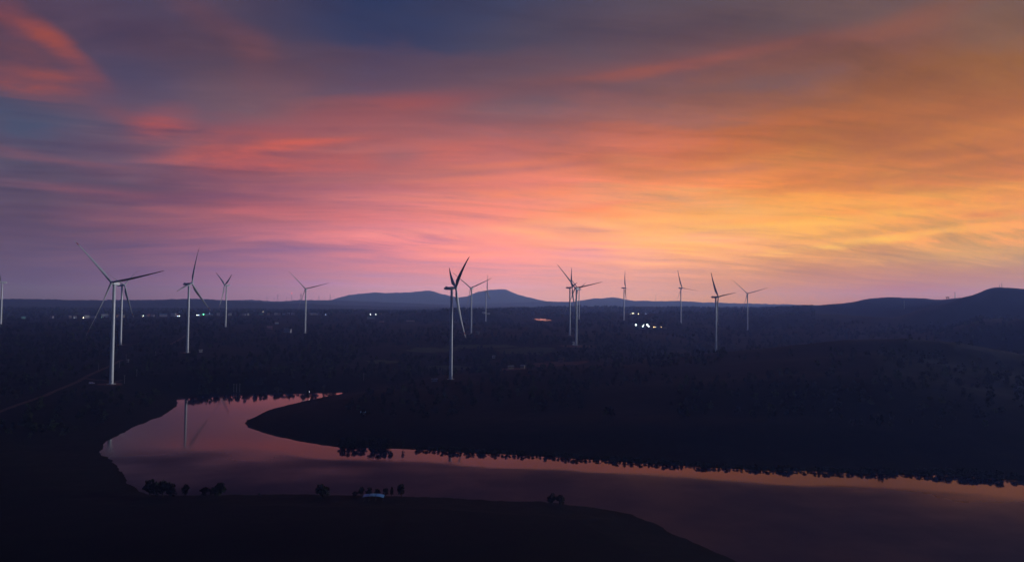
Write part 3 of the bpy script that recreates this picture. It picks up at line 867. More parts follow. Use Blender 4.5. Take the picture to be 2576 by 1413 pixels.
for k in range(3):
    b_ = link('blade', BLADE, M_BLADE, proto); link('tip_band', BAND, M_RED, b_)
TILT = Matrix.Rotation(math.radians(5), 4, 'X')
roots = {}
for k, (tx, ty, tz, yaw, ph) in TURB.items():
    o = proto if k == 1 else copy_tree(proto)
    roots[k] = o
    o.location = (tx, ty, tz); o.rotation_euler = (0, 0, -math.radians(yaw))
    tag(o, TLAB[k], 'wind turbine', TG)
    n_b = 0
    for ch in o.children:
        nm_ = ch.name.split('.')[0]
        if nm_ == 'tower': ch.rotation_euler = (0, 0, math.radians(yaw + 40))
        if nm_ == 'nacelle': ch.matrix_local = Matrix.Translation((0, 0, HUB_H - 0.4)) @ TILT
        if nm_ == 'hub': ch.matrix_local = Matrix.Translation((0, 0, HUB_H - 0.2)) @ TILT
        if nm_ == 'blade':
            a = math.radians(ph + 120 * n_b); n_b += 1
            ch.matrix_local = Matrix.Translation((0, 0, HUB_H - 0.2)) @ TILT @ Matrix.Translation((0, 5.0, 0)) @ Matrix.Rotation(a, 4, 'Y')

# ------------------------------------------------------------------ trees
def crown_mesh(seed, h, w, n_leaf, lobes, base=0.25, gap=0.0, leaf=0.45):
    r_ = np.random.default_rng(seed)
    L = []
    for k in range(lobes):
        a = r_.uniform(0, 2 * math.pi); rr = w * 0.5 * r_.uniform(0.05, 0.62)
        zc = h * r_.uniform(base + 0.12, 0.82)
        L.append((rr * math.cos(a), rr * math.sin(a), zc, w * r_.uniform(0.17, 0.34), h * r_.uniform(0.11, 0.22)))
    L.append((0, 0, h * 0.84, w * 0.2, h * 0.16))
    V = np.zeros((n_leaf * 4, 3)); pts = []
    for i in range(n_leaf):
        lx, ly, lz, lw, lh = L[r_.integers(len(L))]
        d = r_.normal(size=3); d /= np.linalg.norm(d); s = r_.uniform(0.35, 1.05) ** 0.6
        p = np.array([lx + d[0] * lw * s, ly + d[1] * lw * s, lz + d[2] * lh * s])
        u = r_.normal(size=3); u /= np.linalg.norm(u); v = np.cross(u, r_.normal(size=3)); v /= np.linalg.norm(v) + 1e-9
        k = leaf * r_.uniform(0.5, 1.3)
        for j, (a, b2) in enumerate(((-1, -.5), (0.1, -1), (1, .45), (-.2, 1))): V[i * 4 + j] = p + k * (a * u + b2 * v)
    me = mesh_np('crown', V, np.arange(n_leaf * 4).reshape(-1, 4))
    return me, L


def trunk_mesh(seed, h, L):
    r_ = np.random.default_rng(seed + 99)
    mb = MB(); th = h * 0.55
    mb.tube([(0, 0, -0.8), (0.03 * h * r_.uniform(-1, 1), 0.02 * h, th * 0.5), (0.04 * h * r_.uniform(-1, 1), 0, th)], [0.035 * h, 0.026 * h, 0.014 * h], 7)
    for (lx, ly, lz, lw, lh) in L[:5]:
        s = r_.uniform(0.35, 0.8) * th
        mb.tube([(0, 0, s), (lx * 0.5, ly * 0.5, (s + lz) * 0.52), (lx, ly, lz)], [0.014 * h, 0.01 * h, 0.004 * h], 5)
    return mb.mesh('trunk')


KINDS = {
    'round': [(1, 6.0, 9.0, 520, 9, .08), (2, 6.5, 8.0, 480, 8, .12)],
    'upright': [(3, 8.0, 5.0, 420, 8, .2), (4, 7.0, 4.6, 380, 7, .15)],
    'ragged': [(5, 7.0, 6.5, 300, 6, .25), (6, 6.5, 7.0, 280, 6, .2)],
    'shrub': [(7, 3.6, 5.5, 260, 6, .02), (8, 3.0, 4.4, 220, 5, .02)],
    'bank': [(21, 6.0, 8.5, 520, 12, -.14), (22, 5.0, 8.0, 440, 11, -.14), (23, 6.5, 7.0, 460, 11, -.14)],
    'sparse': [(9, 7.5, 6.5, 120, 5, .3)],
    'wood': [(10, 8.0, 7.0, 150, 6, .1), (11, 9.0, 7.5, 160, 6, .12), (12, 7.0, 7.5, 150, 6, .08)],
}
TP = {}
for kd, lst in KINDS.items():
    for v_, (sd_, h_, w_, nl_, lb_, bs_) in enumerate(lst):
        cme, L = crown_mesh(sd_, h_, w_, nl_, lb_, bs_, leaf=0.85 if kd == 'wood' else (0.5 if kd != 'shrub' else 0.38))
        mats = [M_LEAF, M_LEAF3, M_LEAF2]
        cme.materials.append(mats[v_ % 2] if kd != 'wood' else mats[v_ % 3])
        TP.setdefault(kd, []).append((cme, trunk_mesh(sd_, h_, L), h_))
NTREE = 0


def tree(name, kind, P, h, label, cat='tree', group=None, v=None, wide=1.0):
    global NTREE
    lst = TP[kind]; cme, tme, h0 = lst[(NTREE if v is None else v) % len(lst)]
    o = empty(name, (P[0], P[1], P[2] - 0.15), random.uniform(0, 6.28))
    s = h / h0; o.scale = (s * wide, s * wide, s)
    link('trunk', tme, M_BARK, o); link('crown', cme, None, o)
    tag(o, label, cat, group); NTREE += 1
    return o


def shore_pt(px, py, inland=3.0):
    """a point on the bank next to a picture place on the waterline"""
    v = ray(px, py); t = -CAM[2] / v[2]
    p = CAM[:2] + v[:2] * t
    e = 2.0
    gx = water_sd(np.array([p[0] + e, p[0] - e, p[0], p[0]]), np.array([p[1], p[1], p[1] + e, p[1] - e]))
    gr = np.array([gx[0] - gx[1], gx[2] - gx[3]]); gr = gr / (np.linalg.norm(gr) + 1e-9)
    s = float(water_sd(np.array([p[0]]), np.array([p[1]]))[0])
    p = p - gr * (s + inland)
    return np.array([p[0], p[1], float(height(p[:1], p[1:])[0])])


NB = 'trees on the near bank'
for (x, y, kd, h, wd_, v_, lb) in [
    (388, 1247, 'round', 8.6, 1.0, 0, 'leftmost dark rounded tree of the big clump on the near bank'),
    (416, 1248, 'ragged', 8.4, 1.15, 0, 'ragged dark tree in the middle of the big left clump on the near bank'),
    (438, 1248, 'ragged', 7.2, 1.0, 1, 'lower dark tree closing the big left clump on its right side'),
    (472, 1248, 'upright', 6.6, 1.2, 0, 'slim pointed dark tree alone right of the big left clump'),
    (519, 1247, 'round', 4.8, 0.95, 1, 'low rounded bush tree left of the taller dome tree on the near bank'),
    (557, 1247, 'round', 7.0, 1.0, 0, 'dome shaped dark tree right of the low rounded bush on the near bank'),
    (808, 1247, 'round', 6.2, 1.1, 0, 'single broad dome tree standing alone in the middle of the near bank'),
    (895, 1249, 'shrub', 2.8, 1.0, 0, 'low shrub at the left end of the hedge behind the blue roofed shelter'),
    (913, 1249, 'ragged', 5.0, 1.0, 0, 'bushy tree of the hedge above the left blue roof panel'),
    (933, 1250, 'ragged', 5.2, 1.0, 1, 'bushy tree of the hedge above the middle blue roof panel'),
    (952, 1250, 'ragged', 4.4, 1.0, 0, 'bushy tree of the hedge above the right blue roof panel'),
    (975, 1251, 'upright', 4.8, 1.0, 1, 'narrow tree between the blue roofed shelter and the tall tree beside it'),
    (990, 1251, 'upright', 5.6, 0.6, 0, 'thin upright sapling left of the tall tree by the shelter'),
    (1013, 1252, 'upright', 7.0, 1.1, 1, 'tall ragged tree at the right end of the hedge by the shelter'),
    (1396, 1266, 'round', 5.6, 0.75, 0, 'left taller half of the twin bush on the near bank bend'),
    (1415, 1269, 'round', 5.0, 0.95, 1, 'right lower half of the twin bush on the near bank bend'),
    (655, 1249, 'shrub', 1.6, 0.8, 0, 'tiny shrub on the bare stretch of near bank'),
]:
    tree('shore_tree', kd, shore_pt(x, min(y, 1246 if x < 1000 else y - 3), 3.5), h, lb, group=NB, v=v_, wide=wd_)
FB = 'trees on the far bank'
for (x, kd, h, wd_, lb) in [
    (489, 'bank', 8.0, 0.75, 'round tree on the far bank, first right of the narrow inlet'),
    (517, 'bank', 7.0, 0.8, 'broad tree of a close pair on the far bank left of the bare shore'),
    (528, 'ragged', 6.0, 0.8, 'smaller tree of the close pair on the far bank'),
    (547, 'ragged', 7.0, 0.8, 'tree right of the close pair on the far bank'),
    (664, 'bank', 6.0, 0.8, 'round tree on the far bank where the bare shore ends'),
    (692, 'bank', 6.5, 0.8, 'wide tree on the far bank above its own reflection, left of two smaller ones'),
    (703, 'bank', 5.5, 0.8, 'squat tree touching the wide one on the far bank'),
    (730, 'ragged', 5.5, 0.9, 'tree on the far bank under the small lamp'),
    (786, 'shrub', 5.0, 1.0, 'shrub on the far bank right of the small lamp'),
    (812, 'sparse', 8.0, 0.8, 'thin see-through tree on the far bank near the tip of the water'),
    (848, 'shrub', 4.0, 1.3, 'low shrub on the far bank at the tip of the water'),
]:
    tree('shore_tree', kd, shore_pt(x, 989, 5.0), h, lb, group=FB, wide=wd_)
tree('shore_tree', 'upright', shore_pt(770, 1007, 2.0), 11.0, 'tall dark tree on the spit rising across the far arm of water', group='trees on the spit', v=0, wide=0.7)
tree('shore_tree', 'bank', shore_pt(778, 1005, 3.0), 5.0, 'bush at the foot of the tall tree on the spit', group='trees on the spit', v=1, wide=0.8)
tree('shore_tree', 'shrub', shore_pt(614, 1063, 1.0), 2.6, 'small shrub standing at the very point of the spit', group='trees on the spit', v=0)
SPG = 'trees clumped on the lower bank of the spit'
for (x, y, kd, h, wd_, lb) in [
    (857, 1124.5, 'bank', 6.6, 0.75, 'first tree of the dark clump on the lower bank of the spit'),
    (873, 1125, 'bank', 6.8, 0.8, 'broad second tree of the clump on the lower bank of the spit'),
    (888, 1125.5, 'bank', 6.4, 0.7, 'third tree of the clump, left of the first gap of light water'),
    (903, 1126, 'bank', 6.0, 0.75, 'tree between the two gaps of light water in the clump'),
    (913, 1126.5, 'bank', 5.4, 0.8, 'smaller tree left of the second gap in the clump on the spit'),
    (935, 1127, 'bank', 7.2, 0.85, 'tall tree right of the second gap in the clump on the spit'),
    (950, 1127.5, 'bank', 7.4, 0.85, 'tree in the middle of the right half of the clump on the spit'),
    (966, 1128, 'bank', 7.2, 0.8, 'broad tree near the right end of the clump on the spit'),
    (979, 1128.5, 'upright', 7.0, 1.0, 'upright last tree of the clump on the spit'),
    (1012, 1130, 'sparse', 6.0, 0.8, 'open branched small tree alone right of the clump on the spit'),
]:
    tree('shore_tree', kd, shore_pt(x, y, 2.0), h, lb, group=SPG, wide=wd_)
x = 1045.0
while x < 2680:
    yy = np.interp(x, [p_[0] for p_ in SHORE_PX[33:52]], [p_[1] for p_ in SHORE_PX[33:52]])
    kd = random.choice(['bank', 'bank', 'shrub'])
    hh = random.uniform(1.5, 3.8) if x < 2350 else random.uniform(2.0, 5.0)
    tree('bank_tree', kd, shore_pt(x, yy, random.uniform(1.0, 3.0)), hh, 'dark leafy tree in the unbroken row along the lower bank of the spit', group='row of trees along the spit', wide=random.uniform(0.8, 1.3))
    x += random.uniform(7.5, 12.5)

# the houses of the plain: (picture x, y, width, depth, height, wall, roof, label); the woods leave them gaps
VILL = [
    (28.7, 794, 9, 8, 5, 'pink', 'red', 'small pinkish house at the far left end of the village'),
    (58.6, 796, 14, 9, 4, 'teal', 'teal', 'low teal house near the left edge of the village'),
    (130, 795, 12, 9, 4, 'lilac', 'lilac', 'lilac house alone among dark trees left of the tall turbine'),
    (176, 797, 10, 8, 4, 'brown', 'lilac', 'small brown house with a lilac roof left of the bright lamp'),
    (188.6, 796.5, 12, 8, 4, 'pale', 'grey', 'long pale house with a grey roof left of the bright lamp'),
    (187, 804, 6, 6, 5, 'white', 'grey', 'narrow white hut below the long pale house'),
    (218, 795.5, 20, 11, 5, 'lilac', 'pale', 'broad house with a pale roof just above the bright lamp'),
    (234, 799, 22, 7, 3.5, 'pale', 'lilac', 'long low lilac roofed row left of the big white house'),
    (264, 792, 26, 13, 7, 'white', 'white', 'big white house with a white roof, brightest left of the tall turbine tower'),
    (296, 796, 11, 9, 6, 'peach', 'red', 'peach walled house with a red roof between the two left turbine towers'),
    (299, 803, 18, 8, 3.5, 'blue', 'blue', 'low blue shed under the peach house'),
    (311, 800, 6, 6, 5, 'tan', 'grey', 'small tan hut right of the second turbine tower'),
    (358.6, 798.8, 16, 8, 4, 'teal', 'grey', 'teal house with a lit yellow window below the white lamp'),
    (370.6, 789.5, 14, 8, 4, 'pale', 'white', 'white roofed house under the dark red roof'),
    (374, 785, 12, 9, 6, 'red', 'red', 'dark red house at the upper edge of the village'),
    (384.6, 791.5, 13, 9, 4, 'pale', 'lilac', 'pale house with a lilac roof left of the large blue roof'),
    (410.6, 796.5, 30, 14, 5, 'lilac', 'blue', 'large house under a wide blue roof'),
    (416, 792, 15, 8, 4, 'pale', 'white', 'white roofed house behind the wide blue roof'),
    (436, 791.5, 20, 11, 7, 'white', 'white', 'two storey white house left of the turbine with a blade straight up'),
    (445, 794, 12, 9, 4, 'peach', 'red', 'peach house with a red roof beside the two storey white house'),
    (520, 792, 55, 8, 4, 'grey', 'blue', 'very long low shed with a bluish roof below the green lamp'),
    (549, 794.3, 14, 10, 6, 'lilac', 'lilac', 'lilac house left of the small distant turbine'),
    (578, 795.5, 15, 9, 5, 'grey', 'lilac', 'grey house right of the small distant turbine'),
    (613.6, 791, 17, 8, 4, 'pale', 'lilac', 'pale lilac roofed house, left one of two near the middle gap'),
    (624, 791, 8, 7, 5, 'white', 'white', 'small white house, right one of two near the middle gap'),
    (656.3, 791, 20, 9, 4, 'teal', 'teal', 'teal roofed house below the trees with a lamp'),
    (675, 792, 10, 8, 5, 'peach', 'peach', 'peach house right of the teal roofed one'),
    (694, 793, 16, 8, 4, 'lilac', 'white', 'house with a white roof, left of the red lit mast line'),
    (725.5, 791, 11, 9, 5, 'lilac', 'pale', 'pale roofed lilac house under the red lit mast'),
    (736.7, 795, 14, 9, 5, 'lilac', 'lilac', 'lilac house between the mast and the lone turbine tower'),
    (787.2, 791, 20, 9, 5, 'white', 'lilac', 'white house with a lilac roof right of the lone turbine tower'),
    (787.2, 796, 30, 9, 3.5, 'tan', 'white', 'long house under a bright white roof right of the lone turbine tower'),
    (789, 803.8, 26, 7, 3.2, 'lilac', 'white', 'upper of two long white roofed rows right of the lone turbine tower'),
    (790, 807.5, 34, 7, 3.2, 'lilac', 'pale', 'lower of two long pale roofed rows right of the lone turbine tower'),
    (701.8, 807, 12, 9, 4, 'tan', 'tan', 'tan house by itself below the village'),
    (713.6, 808, 12, 7, 3, 'blue', 'pale', 'small pale roofed shed right of the tan house'),
    (736.7, 809.5, 7, 6, 3.5, 'orange', 'orange', 'tiny orange hut left of the lone turbine tower'),
    (696.2, 816.5, 12, 7, 3, 'blue', 'white', 'white roofed hut standing in the dark slope under the village'),
    (678.1, 829, 16, 10, 4, 'pink', 'pink', 'pinkish house low on the dark slope'),
    (723.6, 836.5, 20, 12, 5, 'pale', 'grey', 'big grey roofed house left of the foot of the lone turbine'),
    (933, 803, 32, 12, 5, 'white', 'teal', 'large teal roofed house under a row of three lamps'),
    (957, 792, 14, 9, 4, 'brown', 'brown', 'brown house between the lamps left of the central turbine'),
    (960, 813.5, 18, 8, 3, 'brown', 'pink', 'low pink roofed house below the row of three lamps'),
    (1032.5, 810.5, 34, 7, 3, 'tan', 'pink', 'long pinkish strip of roof on the dark plain left of the central turbine'),
    (1217, 791, 15, 9, 5, 'white', 'white', 'bright white house left of the small far turbine'),
    (1229, 792, 12, 8, 4, 'white', 'lilac', 'lilac roofed house right of the small far turbine'),
    (1201, 840.5, 10, 6, 3, 'grey', 'grey', 'grey hut by the foot of the turbine right of the central one'),
    (1411, 909.5, 10, 5, 2.4, 'pink', 'brown', 'pink farm building on the patch of red soil'),
    (1242, 902, 5, 4, 2.4, 'white', 'white', 'small white cabin in the wood right of the central turbine'),
    (1442, 867.5, 4, 3.5, 3, 'white', 'white', 'white cabin on the cleared ground left of the front trio turbine'),
    (505, 886, 6, 3, 1.6, 'grey', 'pale', 'pale container cabin right of the turbine with a blade straight up'),
    (1093, 960, 8, 2.4, 0.9, 'grey', 'pale', 'long pale hut left of the foot of the central turbine'),
    (321, 912, 3, 2.2, 1.6, 'grey', 'pale', 'tiny pale hut at the end of the dirt track'),
    (1285, 928, 10, 5, 1.8, 'tan', 'grey', 'long low grey roofs peeping over the black hill crest'),
    (1315, 927, 7, 5, 1.8, 'tan', 'grey', 'short low grey roof right of the long one over the black hill crest'),
]
LAMPSPOTS = [(209.7, 804.6), (186.5, 803.6), (254.5, 804.6), (360.6, 793.7), (358.4, 799.3), (446.6, 797), (450.8, 796.8), (495.3, 792.3), (500.3, 792.2), (511.8, 790.3), (527.5, 788.3), (661.9, 783.6), (659.8, 790.5), (819, 792.6), (931.8, 790.8), (945.3, 790.8), (957, 791.6), (1606, 789.8), (1625, 789.6), (1592.2, 788), (1585.7, 792)]
GAPS = [(v_[0], v_[1] + 1.0, v_[2] * 0.35 + 3) for v_ in VILL] + [(x_, y_ + 1.5, 4.0) for x_, y_ in LAMPSPOTS] + [(x_, 806.5, 8.0) for x_ in range(1335, 1396, 8)] + [(x_, 828.0, 6.0) for x_ in range(1594, 1682, 6)]


def in_gap(X, Yv, Z, top):
    px, py = project(np.stack([X, Yv, Z + top], 1))
    hw = 4.0 * F_PX / np.hypot(X, Yv)
    _, yb = project(np.stack([X, Yv, Z], 1))
    m = np.zeros(len(X), bool)
    for (gx, gy, gw) in GAPS:
        m |= (np.abs(px - gx) < gw + hw) & (py < gy) & (yb > gy - 1.5)
    return m


# the woods of the valley: crowns as rough leaf clumps
def wood_points(n, rmin, rmax, seed, thr=0.42):
    r_ = np.random.default_rng(seed)
    a = np.radians(r_.uniform(-41, 41, n)); rr = np.sqrt(r_.uniform(rmin ** 2, rmax ** 2, n))
    X, Yv = rr * np.sin(a), rr * np.cos(a)
    keep = (fbm(X / 110, Yv / 110, 3, 21) > thr) & (clear_mask(X, Yv) < 0.3)
    X, Yv, rr = X[keep], Yv[keep], rr[keep]
    w = np.full(len(X), 1e3); nr_ = rr < 1500
    w[nr_] = -water_sd(X[nr_], Yv[nr_])
    t = track_dist(X, Yv)
    spit = (X > -230) & (rr < 880)
    spit |= (rr > 2250) & (CX + F_PX * X / Yv > 2050)
    spit |= (rr < 1050) & (CX + F_PX * X / Yv > 1850) & (r_.random(len(X)) < 0.8)
    keep = (w > np.where(spit, np.where(rr < 900, 75, 2000), 22)) & (t > 14) & ((village(X, Yv) < 0.2) | (r_.random(len(X)) < 0.45))
    X, Yv = X[keep], Yv[keep]
    keep = ~in_gap(X, Yv, height(X, Yv), 10.0)
    return X[keep], Yv[keep]


ICO = None
bmi = bmesh.new(); bmesh.ops.create_icosphere(bmi, subdivisions=1, radius=1.0)
ICOV = np.array([v.co[:] for v in bmi.verts]); bmi.verts.index_update(); ICOF = np.array([[v.index for v in f_.verts] for f_ in bmi.faces]); bmi.free()
parts_v, parts_f, tints = [], [], []
nv_ = 0
LT = []
for sd_ in range(6):
    cme_, _ = crown_mesh(200 + sd_, 7.5, 7.0, 44, 6, 0.05, leaf=1.15)
    co = np.zeros(len(cme_.vertices) * 3, np.float32); cme_.vertices.foreach_get('co', co)
    LT.append(co.reshape(-1, 3).astype(float)); bpy.data.meshes.remove(cme_)
Q2 = np.arange(44 * 4).reshape(-1, 4); LF = np.concatenate([Q2[:, [0, 1, 2]], Q2[:, [0, 2, 3]]])
for (n, a, b2, sc_, seed, thr) in ((5600, 560, 1500, 1.0, 1, 0.40), (6500, 1500, 2700, 1.2, 2, 0.38), (7000, 2700, 4200, 1.5, 3, 0.36)):
    X, Yv = wood_points(n, a, b2, seed, thr)
    Z = height(X, Yv)
    r_ = np.random.default_rng(seed + 50)
    if b2 < 2800:
        kind_ = r_.integers(0, 6, len(X))
        for kk in range(6):
            w_ = kind_ == kk; m_ = int(w_.sum())
            an = r_.uniform(0, 6.283, m_); s = r_.uniform(0.55, 1.15, m_) * sc_; sz = s * r_.uniform(0.8, 1.15, m_)
            T_ = LT[kk]
            P = np.stack([(T_[None, :, 0] * np.cos(an)[:, None] - T_[None, :, 1] * np.sin(an)[:, None]) * s[:, None] + X[w_][:, None],
                          (T_[None, :, 0] * np.sin(an)[:, None] + T_[None, :, 1] * np.cos(an)[:, None]) * s[:, None] + Yv[w_][:, None],
                          T_[None, :, 2] * sz[:, None] + Z[w_][:, None] + 0.6], -1)
            parts_v.append(P.reshape(-1, 3))
            parts_f.append((LF[None] + (nv_ + np.arange(m_) * len(T_))[:, None, None]).reshape(-1, 3))
            tints.append(np.repeat(r_.random(m_), len(T_)))
            nv_ += P.shape[0] * P.shape[1]
        continue
    s = r_.uniform(2.2, 4.6, len(X)) * sc_
    jit_ = r_.uniform(0.7, 1.3, (len(X), len(ICOV)))
    P = ICOV[None] * jit_[..., None] * s[:, None, None]
    P = P + np.stack([X, Yv, Z + s * 1.15], 1)[:, None, :]
    parts_v.append(P.reshape(-1, 3))
    parts_f.append((ICOF[None] + (nv_ + np.arange(len(X)) * len(ICOV))[:, None, None]).reshape(-1, 3))
    tints.append(np.repeat(r_.random(len(X)), len(ICOV)))
    nv_ += P.shape[0] * P.shape[1]
wme = mesh_np('woodland', np.concatenate(parts_v), np.concatenate(parts_f))
at = wme.attributes.new('tint', 'FLOAT', 'POINT'); at.data.foreach_set('value', np.concatenate(tints).astype(np.float32))
ml = bpy.data.materials.new('woodland_leaves'); ml.use_nodes = True
q = G(ml.node_tree); b = ml.node_tree.nodes['Principled BSDF']
ti = attr(q, 'tint')
q.put(b.inputs['Base Color'], q.mix(q.rng(ti, 0.7, 1.0), q.mix(ti, (0.004, 0.006, 0.0035), (0.009, 0.012, 0.006)), (0.026, 0.036, 0.012)))
b.inputs['Roughness'].default_value = 0.85; b.inputs['Specular IOR Level'].default_value = 0.08
wood = link('woodland', wme, ml); tag(wood, kind='stuff')
X, Yv = wood_points(1500, 880, 1450, 77, 0.40)
px_, py_ = project(np.stack([X, Yv, height(X, Yv)], 1))
vis = (px_ > 560) & (px_ < 1560) & (py_ > 845) & (py_ < 950)
order = np.nonzero(vis)[0][:100]
for i in order:
    tree('wood_tree', 'wood', (X[i], Yv[i], float(height(X[i:i + 1], Yv[i:i + 1])[0])), random.uniform(6, 10), 'dark leafy tree of the open wood in the valley behind the central turbine', group='trees of the open valley wood', wide=random.uniform(0.85, 1.2))

# ------------------------------------------------------------------ houses and sheds
COLS = {'white': (0.72, 0.72, 0.72), 'lilac': (0.42, 0.38, 0.48), 'teal': (0.16, 0.42, 0.42), 'blue': (0.12, 0.25, 0.5), 'pink': (0.55, 0.3, 0.28),
        'peach': (0.62, 0.42, 0.32), 'red': (0.32, 0.07, 0.05), 'grey': (0.38, 0.38, 0.4), 'tan': (0.5, 0.38, 0.26), 'pale': (0.6, 0.6, 0.64), 'orange': (0.6, 0.3, 0.12), 'brown': (0.16, 0.09, 0.06)}
HM = {k: material(k + '_painted_surface', tuple(q_ * 0.5 for q_ in v), 0.55, 0.12, 0.4, 0.3) for k, v in COLS.items()}


def house(px, py, w, d, h, wall, roof, label, rot=0.0, r=None, cat='house', group='houses of the village', rise=0.35, name='village_house'):
    P = at_r(px, py, r) if r else hit(px, py)
    a = -math.atan2(P[0], P[1]) + rot
    o = empty(name, (P[0], P[1], P[2] + 2.2), a)
    tag(o, label, cat, group)
    m = MB(); w *= 0.8; d *= 0.8; m.box((0, 0, h / 2 - 2.5), (w, d, h + 5)); m.build('wall', HM[wall], o)
    rr = MB(); ov_ = 0.5; rh = d * rise
    x2, y2 = w / 2 + ov_, d / 2 + ov_
    rr.poly([(-x2, -y2, h), (x2, -y2, h), (x2, y2, h), (-x2, y2, h), (-x2, 0, h + rh), (x2, 0, h + rh), (-x2, -y2, h - .25), (x2, -y2, h - .25), (x2, y2, h - .25), (-x2, y2, h - .25)],
            [(0, 1, 5, 4), (2, 3, 4, 5), (0, 4, 3), (1, 2, 5), (9, 8, 7, 6), (6, 7, 1, 0), (8, 9, 3, 2), (7, 8, 2, 1), (9, 6, 0, 3)])
    rr.build('roof', HM[roof], o)
    dd = MB(); dd.box((-w * 0.15, -d / 2 - 0.06, 1.1), (1.1, 0.12, 2.2)); dd.build('door', M_WOOD, o)
    for sx in (-0.36, 0.12, 0.36):
        wn = MB(); wn.box((w * sx, -d / 2 - 0.05, h * 0.6), (1.3, 0.1, 1.2)); wn.build('window', M_GLASS, o)
    return o


for i, (x, y, w, d, h, wl, rf, lb) in enumerate(VILL):
    house(x, y, w, d, h, wl, rf, lb, rot=(0.5 * math.sin(i * 2.4)) if w < 26 else 0.1, r=2850 - (x > 600) * 40 if 780 < y < 812 and x < 850 else None)

# right hill: lookout hut on posts
P = at_r(2383.8, 754, 3280)
o = empty('lookout_hut', (P[0], P[1], P[2])); tag(o, 'little lookout hut on stilts on the skyline saddle at the right', 'hut')
m = MB(); m.box((0, 0, 7.5), (10, 6, 3.2)); m.build('cabin', M_WOOD, o)
m = MB(); m.box((0, 0, 9.5), (12, 7.4, 0.6)); m.build('roof', M_STEEL, o)
for sx in (-1, 1):
    for sy in (-1, 1):
        m = MB(); m.box((4 * sx, 2.3 * sy, 1), (0.8, 0.8, 10)); m.build('leg', M_WOOD, o)

# ------------------------------------------------------------------ floodlit works in the plain
WK = 'sheds of the floodlit works'


def shed(px, py, w, d, h, wall, roof, label, r=1740):
    P = hit(px, py)
    o = empty('works_shed', (P[0], P[1], P[2] + 1.5), -math.atan2(P[0], P[1])); tag(o, label, 'shed', WK)
    m = MB(); m.box((0, 0, h / 2 - 2), (w, d, h + 4)); m.build('wall', HM[wall], o)
    n = 7; rr = MB(); V = []
    for k in range(n):
        t = -1 + 2 * k / (n - 1)
        for yy_ in (-d / 2 - 0.4, d / 2 + 0.4): V.append((t * (w / 2 + 0.4), yy_, h + 0.22 * h * (1 - t * t)))
    for k in range(n):
        t = -1 + 2 * k / (n - 1)
        for yy_ in (-d / 2 - 0.4, d / 2 + 0.4): V.append((t * (w / 2 + 0.4), yy_, h - 0.05))
    Fc = [(2 * k, 2 * k + 2, 2 * k + 3, 2 * k + 1) for k in range(n - 1)]
    s_ = 2 * n
    Fc += [(s_ + 2 * k, s_ + 2 * k + 1, s_ + 2 * k + 3, s_ + 2 * k + 2) for k in range(n - 1)]
    Fc += [(2 * k, s_ + 2 * k, s_ + 2 * k + 2, 2 * k + 2) for k in range(n - 1)] + [(2 * k + 1, 2 * k + 3, s_ + 2 * k + 3, s_ + 2 * k + 1) for k in range(n - 1)]
    Fc += [(0, 1, s_ + 1, s_), (2 * n - 2, s_ + 2 * n - 2, s_ + 2 * n - 1, 2 * n - 1)]
    rr.poly(V, Fc); rr.build('roof', HM[roof], o)
    dd = MB(); dd.box((w * 0.2, -d / 2 - 0.06, h * 0.4), (w * 0.16, 0.12, h * 0.8)); dd.build('gate', M_STEEL, o)
    return o


shed(1603, 828, 14, 10, 4.5, 'blue', 'white', 'left blue walled shed of the floodlit works')
shed(1616, 828, 20, 14, 5.5, 'pale', 'white', 'wide white roofed shed in the left half of the floodlit works')
shed(1636, 829.3, 15, 9, 3.5, 'lilac', 'lilac', 'low lilac shed in the middle of the floodlit works')
shed(1654, 827.3, 18, 10, 6.0, 'blue', 'blue', 'tall blue shed with orange lamps at the right of the floodlit works')
shed(1673, 827.3, 8, 5, 2.6, 'grey', 'white', 'small white roofed shed standing off right of the floodlit works')
P = hit(1638.4, 827)
o = empty('silo_tower', P); tag(o, 'dim slender batching tower standing behind the floodlit works', 'tower')
m = MB(); m.tube([(0, 0, -2), (0, 0, 15), (0, 0, 18.5)], [1.6, 1.6, 0.7], 10); m.build('shaft', HM['brown'], o)
m = MB(); m.box((0, 0, 12), (4.4, 4.4, 0.5)); m.build('platform', M_STEEL, o)

# ------------------------------------------------------------------ lamps
LM = {}


def lamp(px, py, r, color, size, strength, label, pole=7.0, group='lamps in the valley', name='street_lamp', cat='lamp'):
    strength *= 1.2; size *= 1.15
    v = ray(px, py); v = v / math.hypot(v[0], v[1])
    x, y = v[0] * r, v[1] * r
    zt = CAM[2] + v[2] * r
    zg = float(height(np.array([x]), np.array([y]))[0])
    hh = max(zt - zg, 2.0)
    o = empty(name, (x, y, zg), -math.atan2(x, y)); tag(o, label, cat, group)
    m = MB(); m.tube([(0, 0.3 + size, -1), (0, 0.3 + size, hh)], [0.14, 0.09], 6); m.build('pole', M_STEEL, o)
    m = MB(); m.tube([(0, 0.3 + size, hh - 0.1), (0, 0, hh + size * 0.55)], 0.07, 5); m.build('bracket', M_STEEL, o)
    key = (color, strength)
    if key not in LM: LM[key] = material('lamp_light', (0.8, 0.8, 0.8), 0.4, emit=color, estr=strength)
    m = MB(); m.tube([(0, 0, hh + z_ * size * 0.5) for z_ in (-1, -.7, 0, .7, 1)], [0.1 * size, 0.38 * size, 0.55 * size, 0.38 * size, 0.1 * size], 10)
    m.build('lamp_head', LM[key], o)
    return o


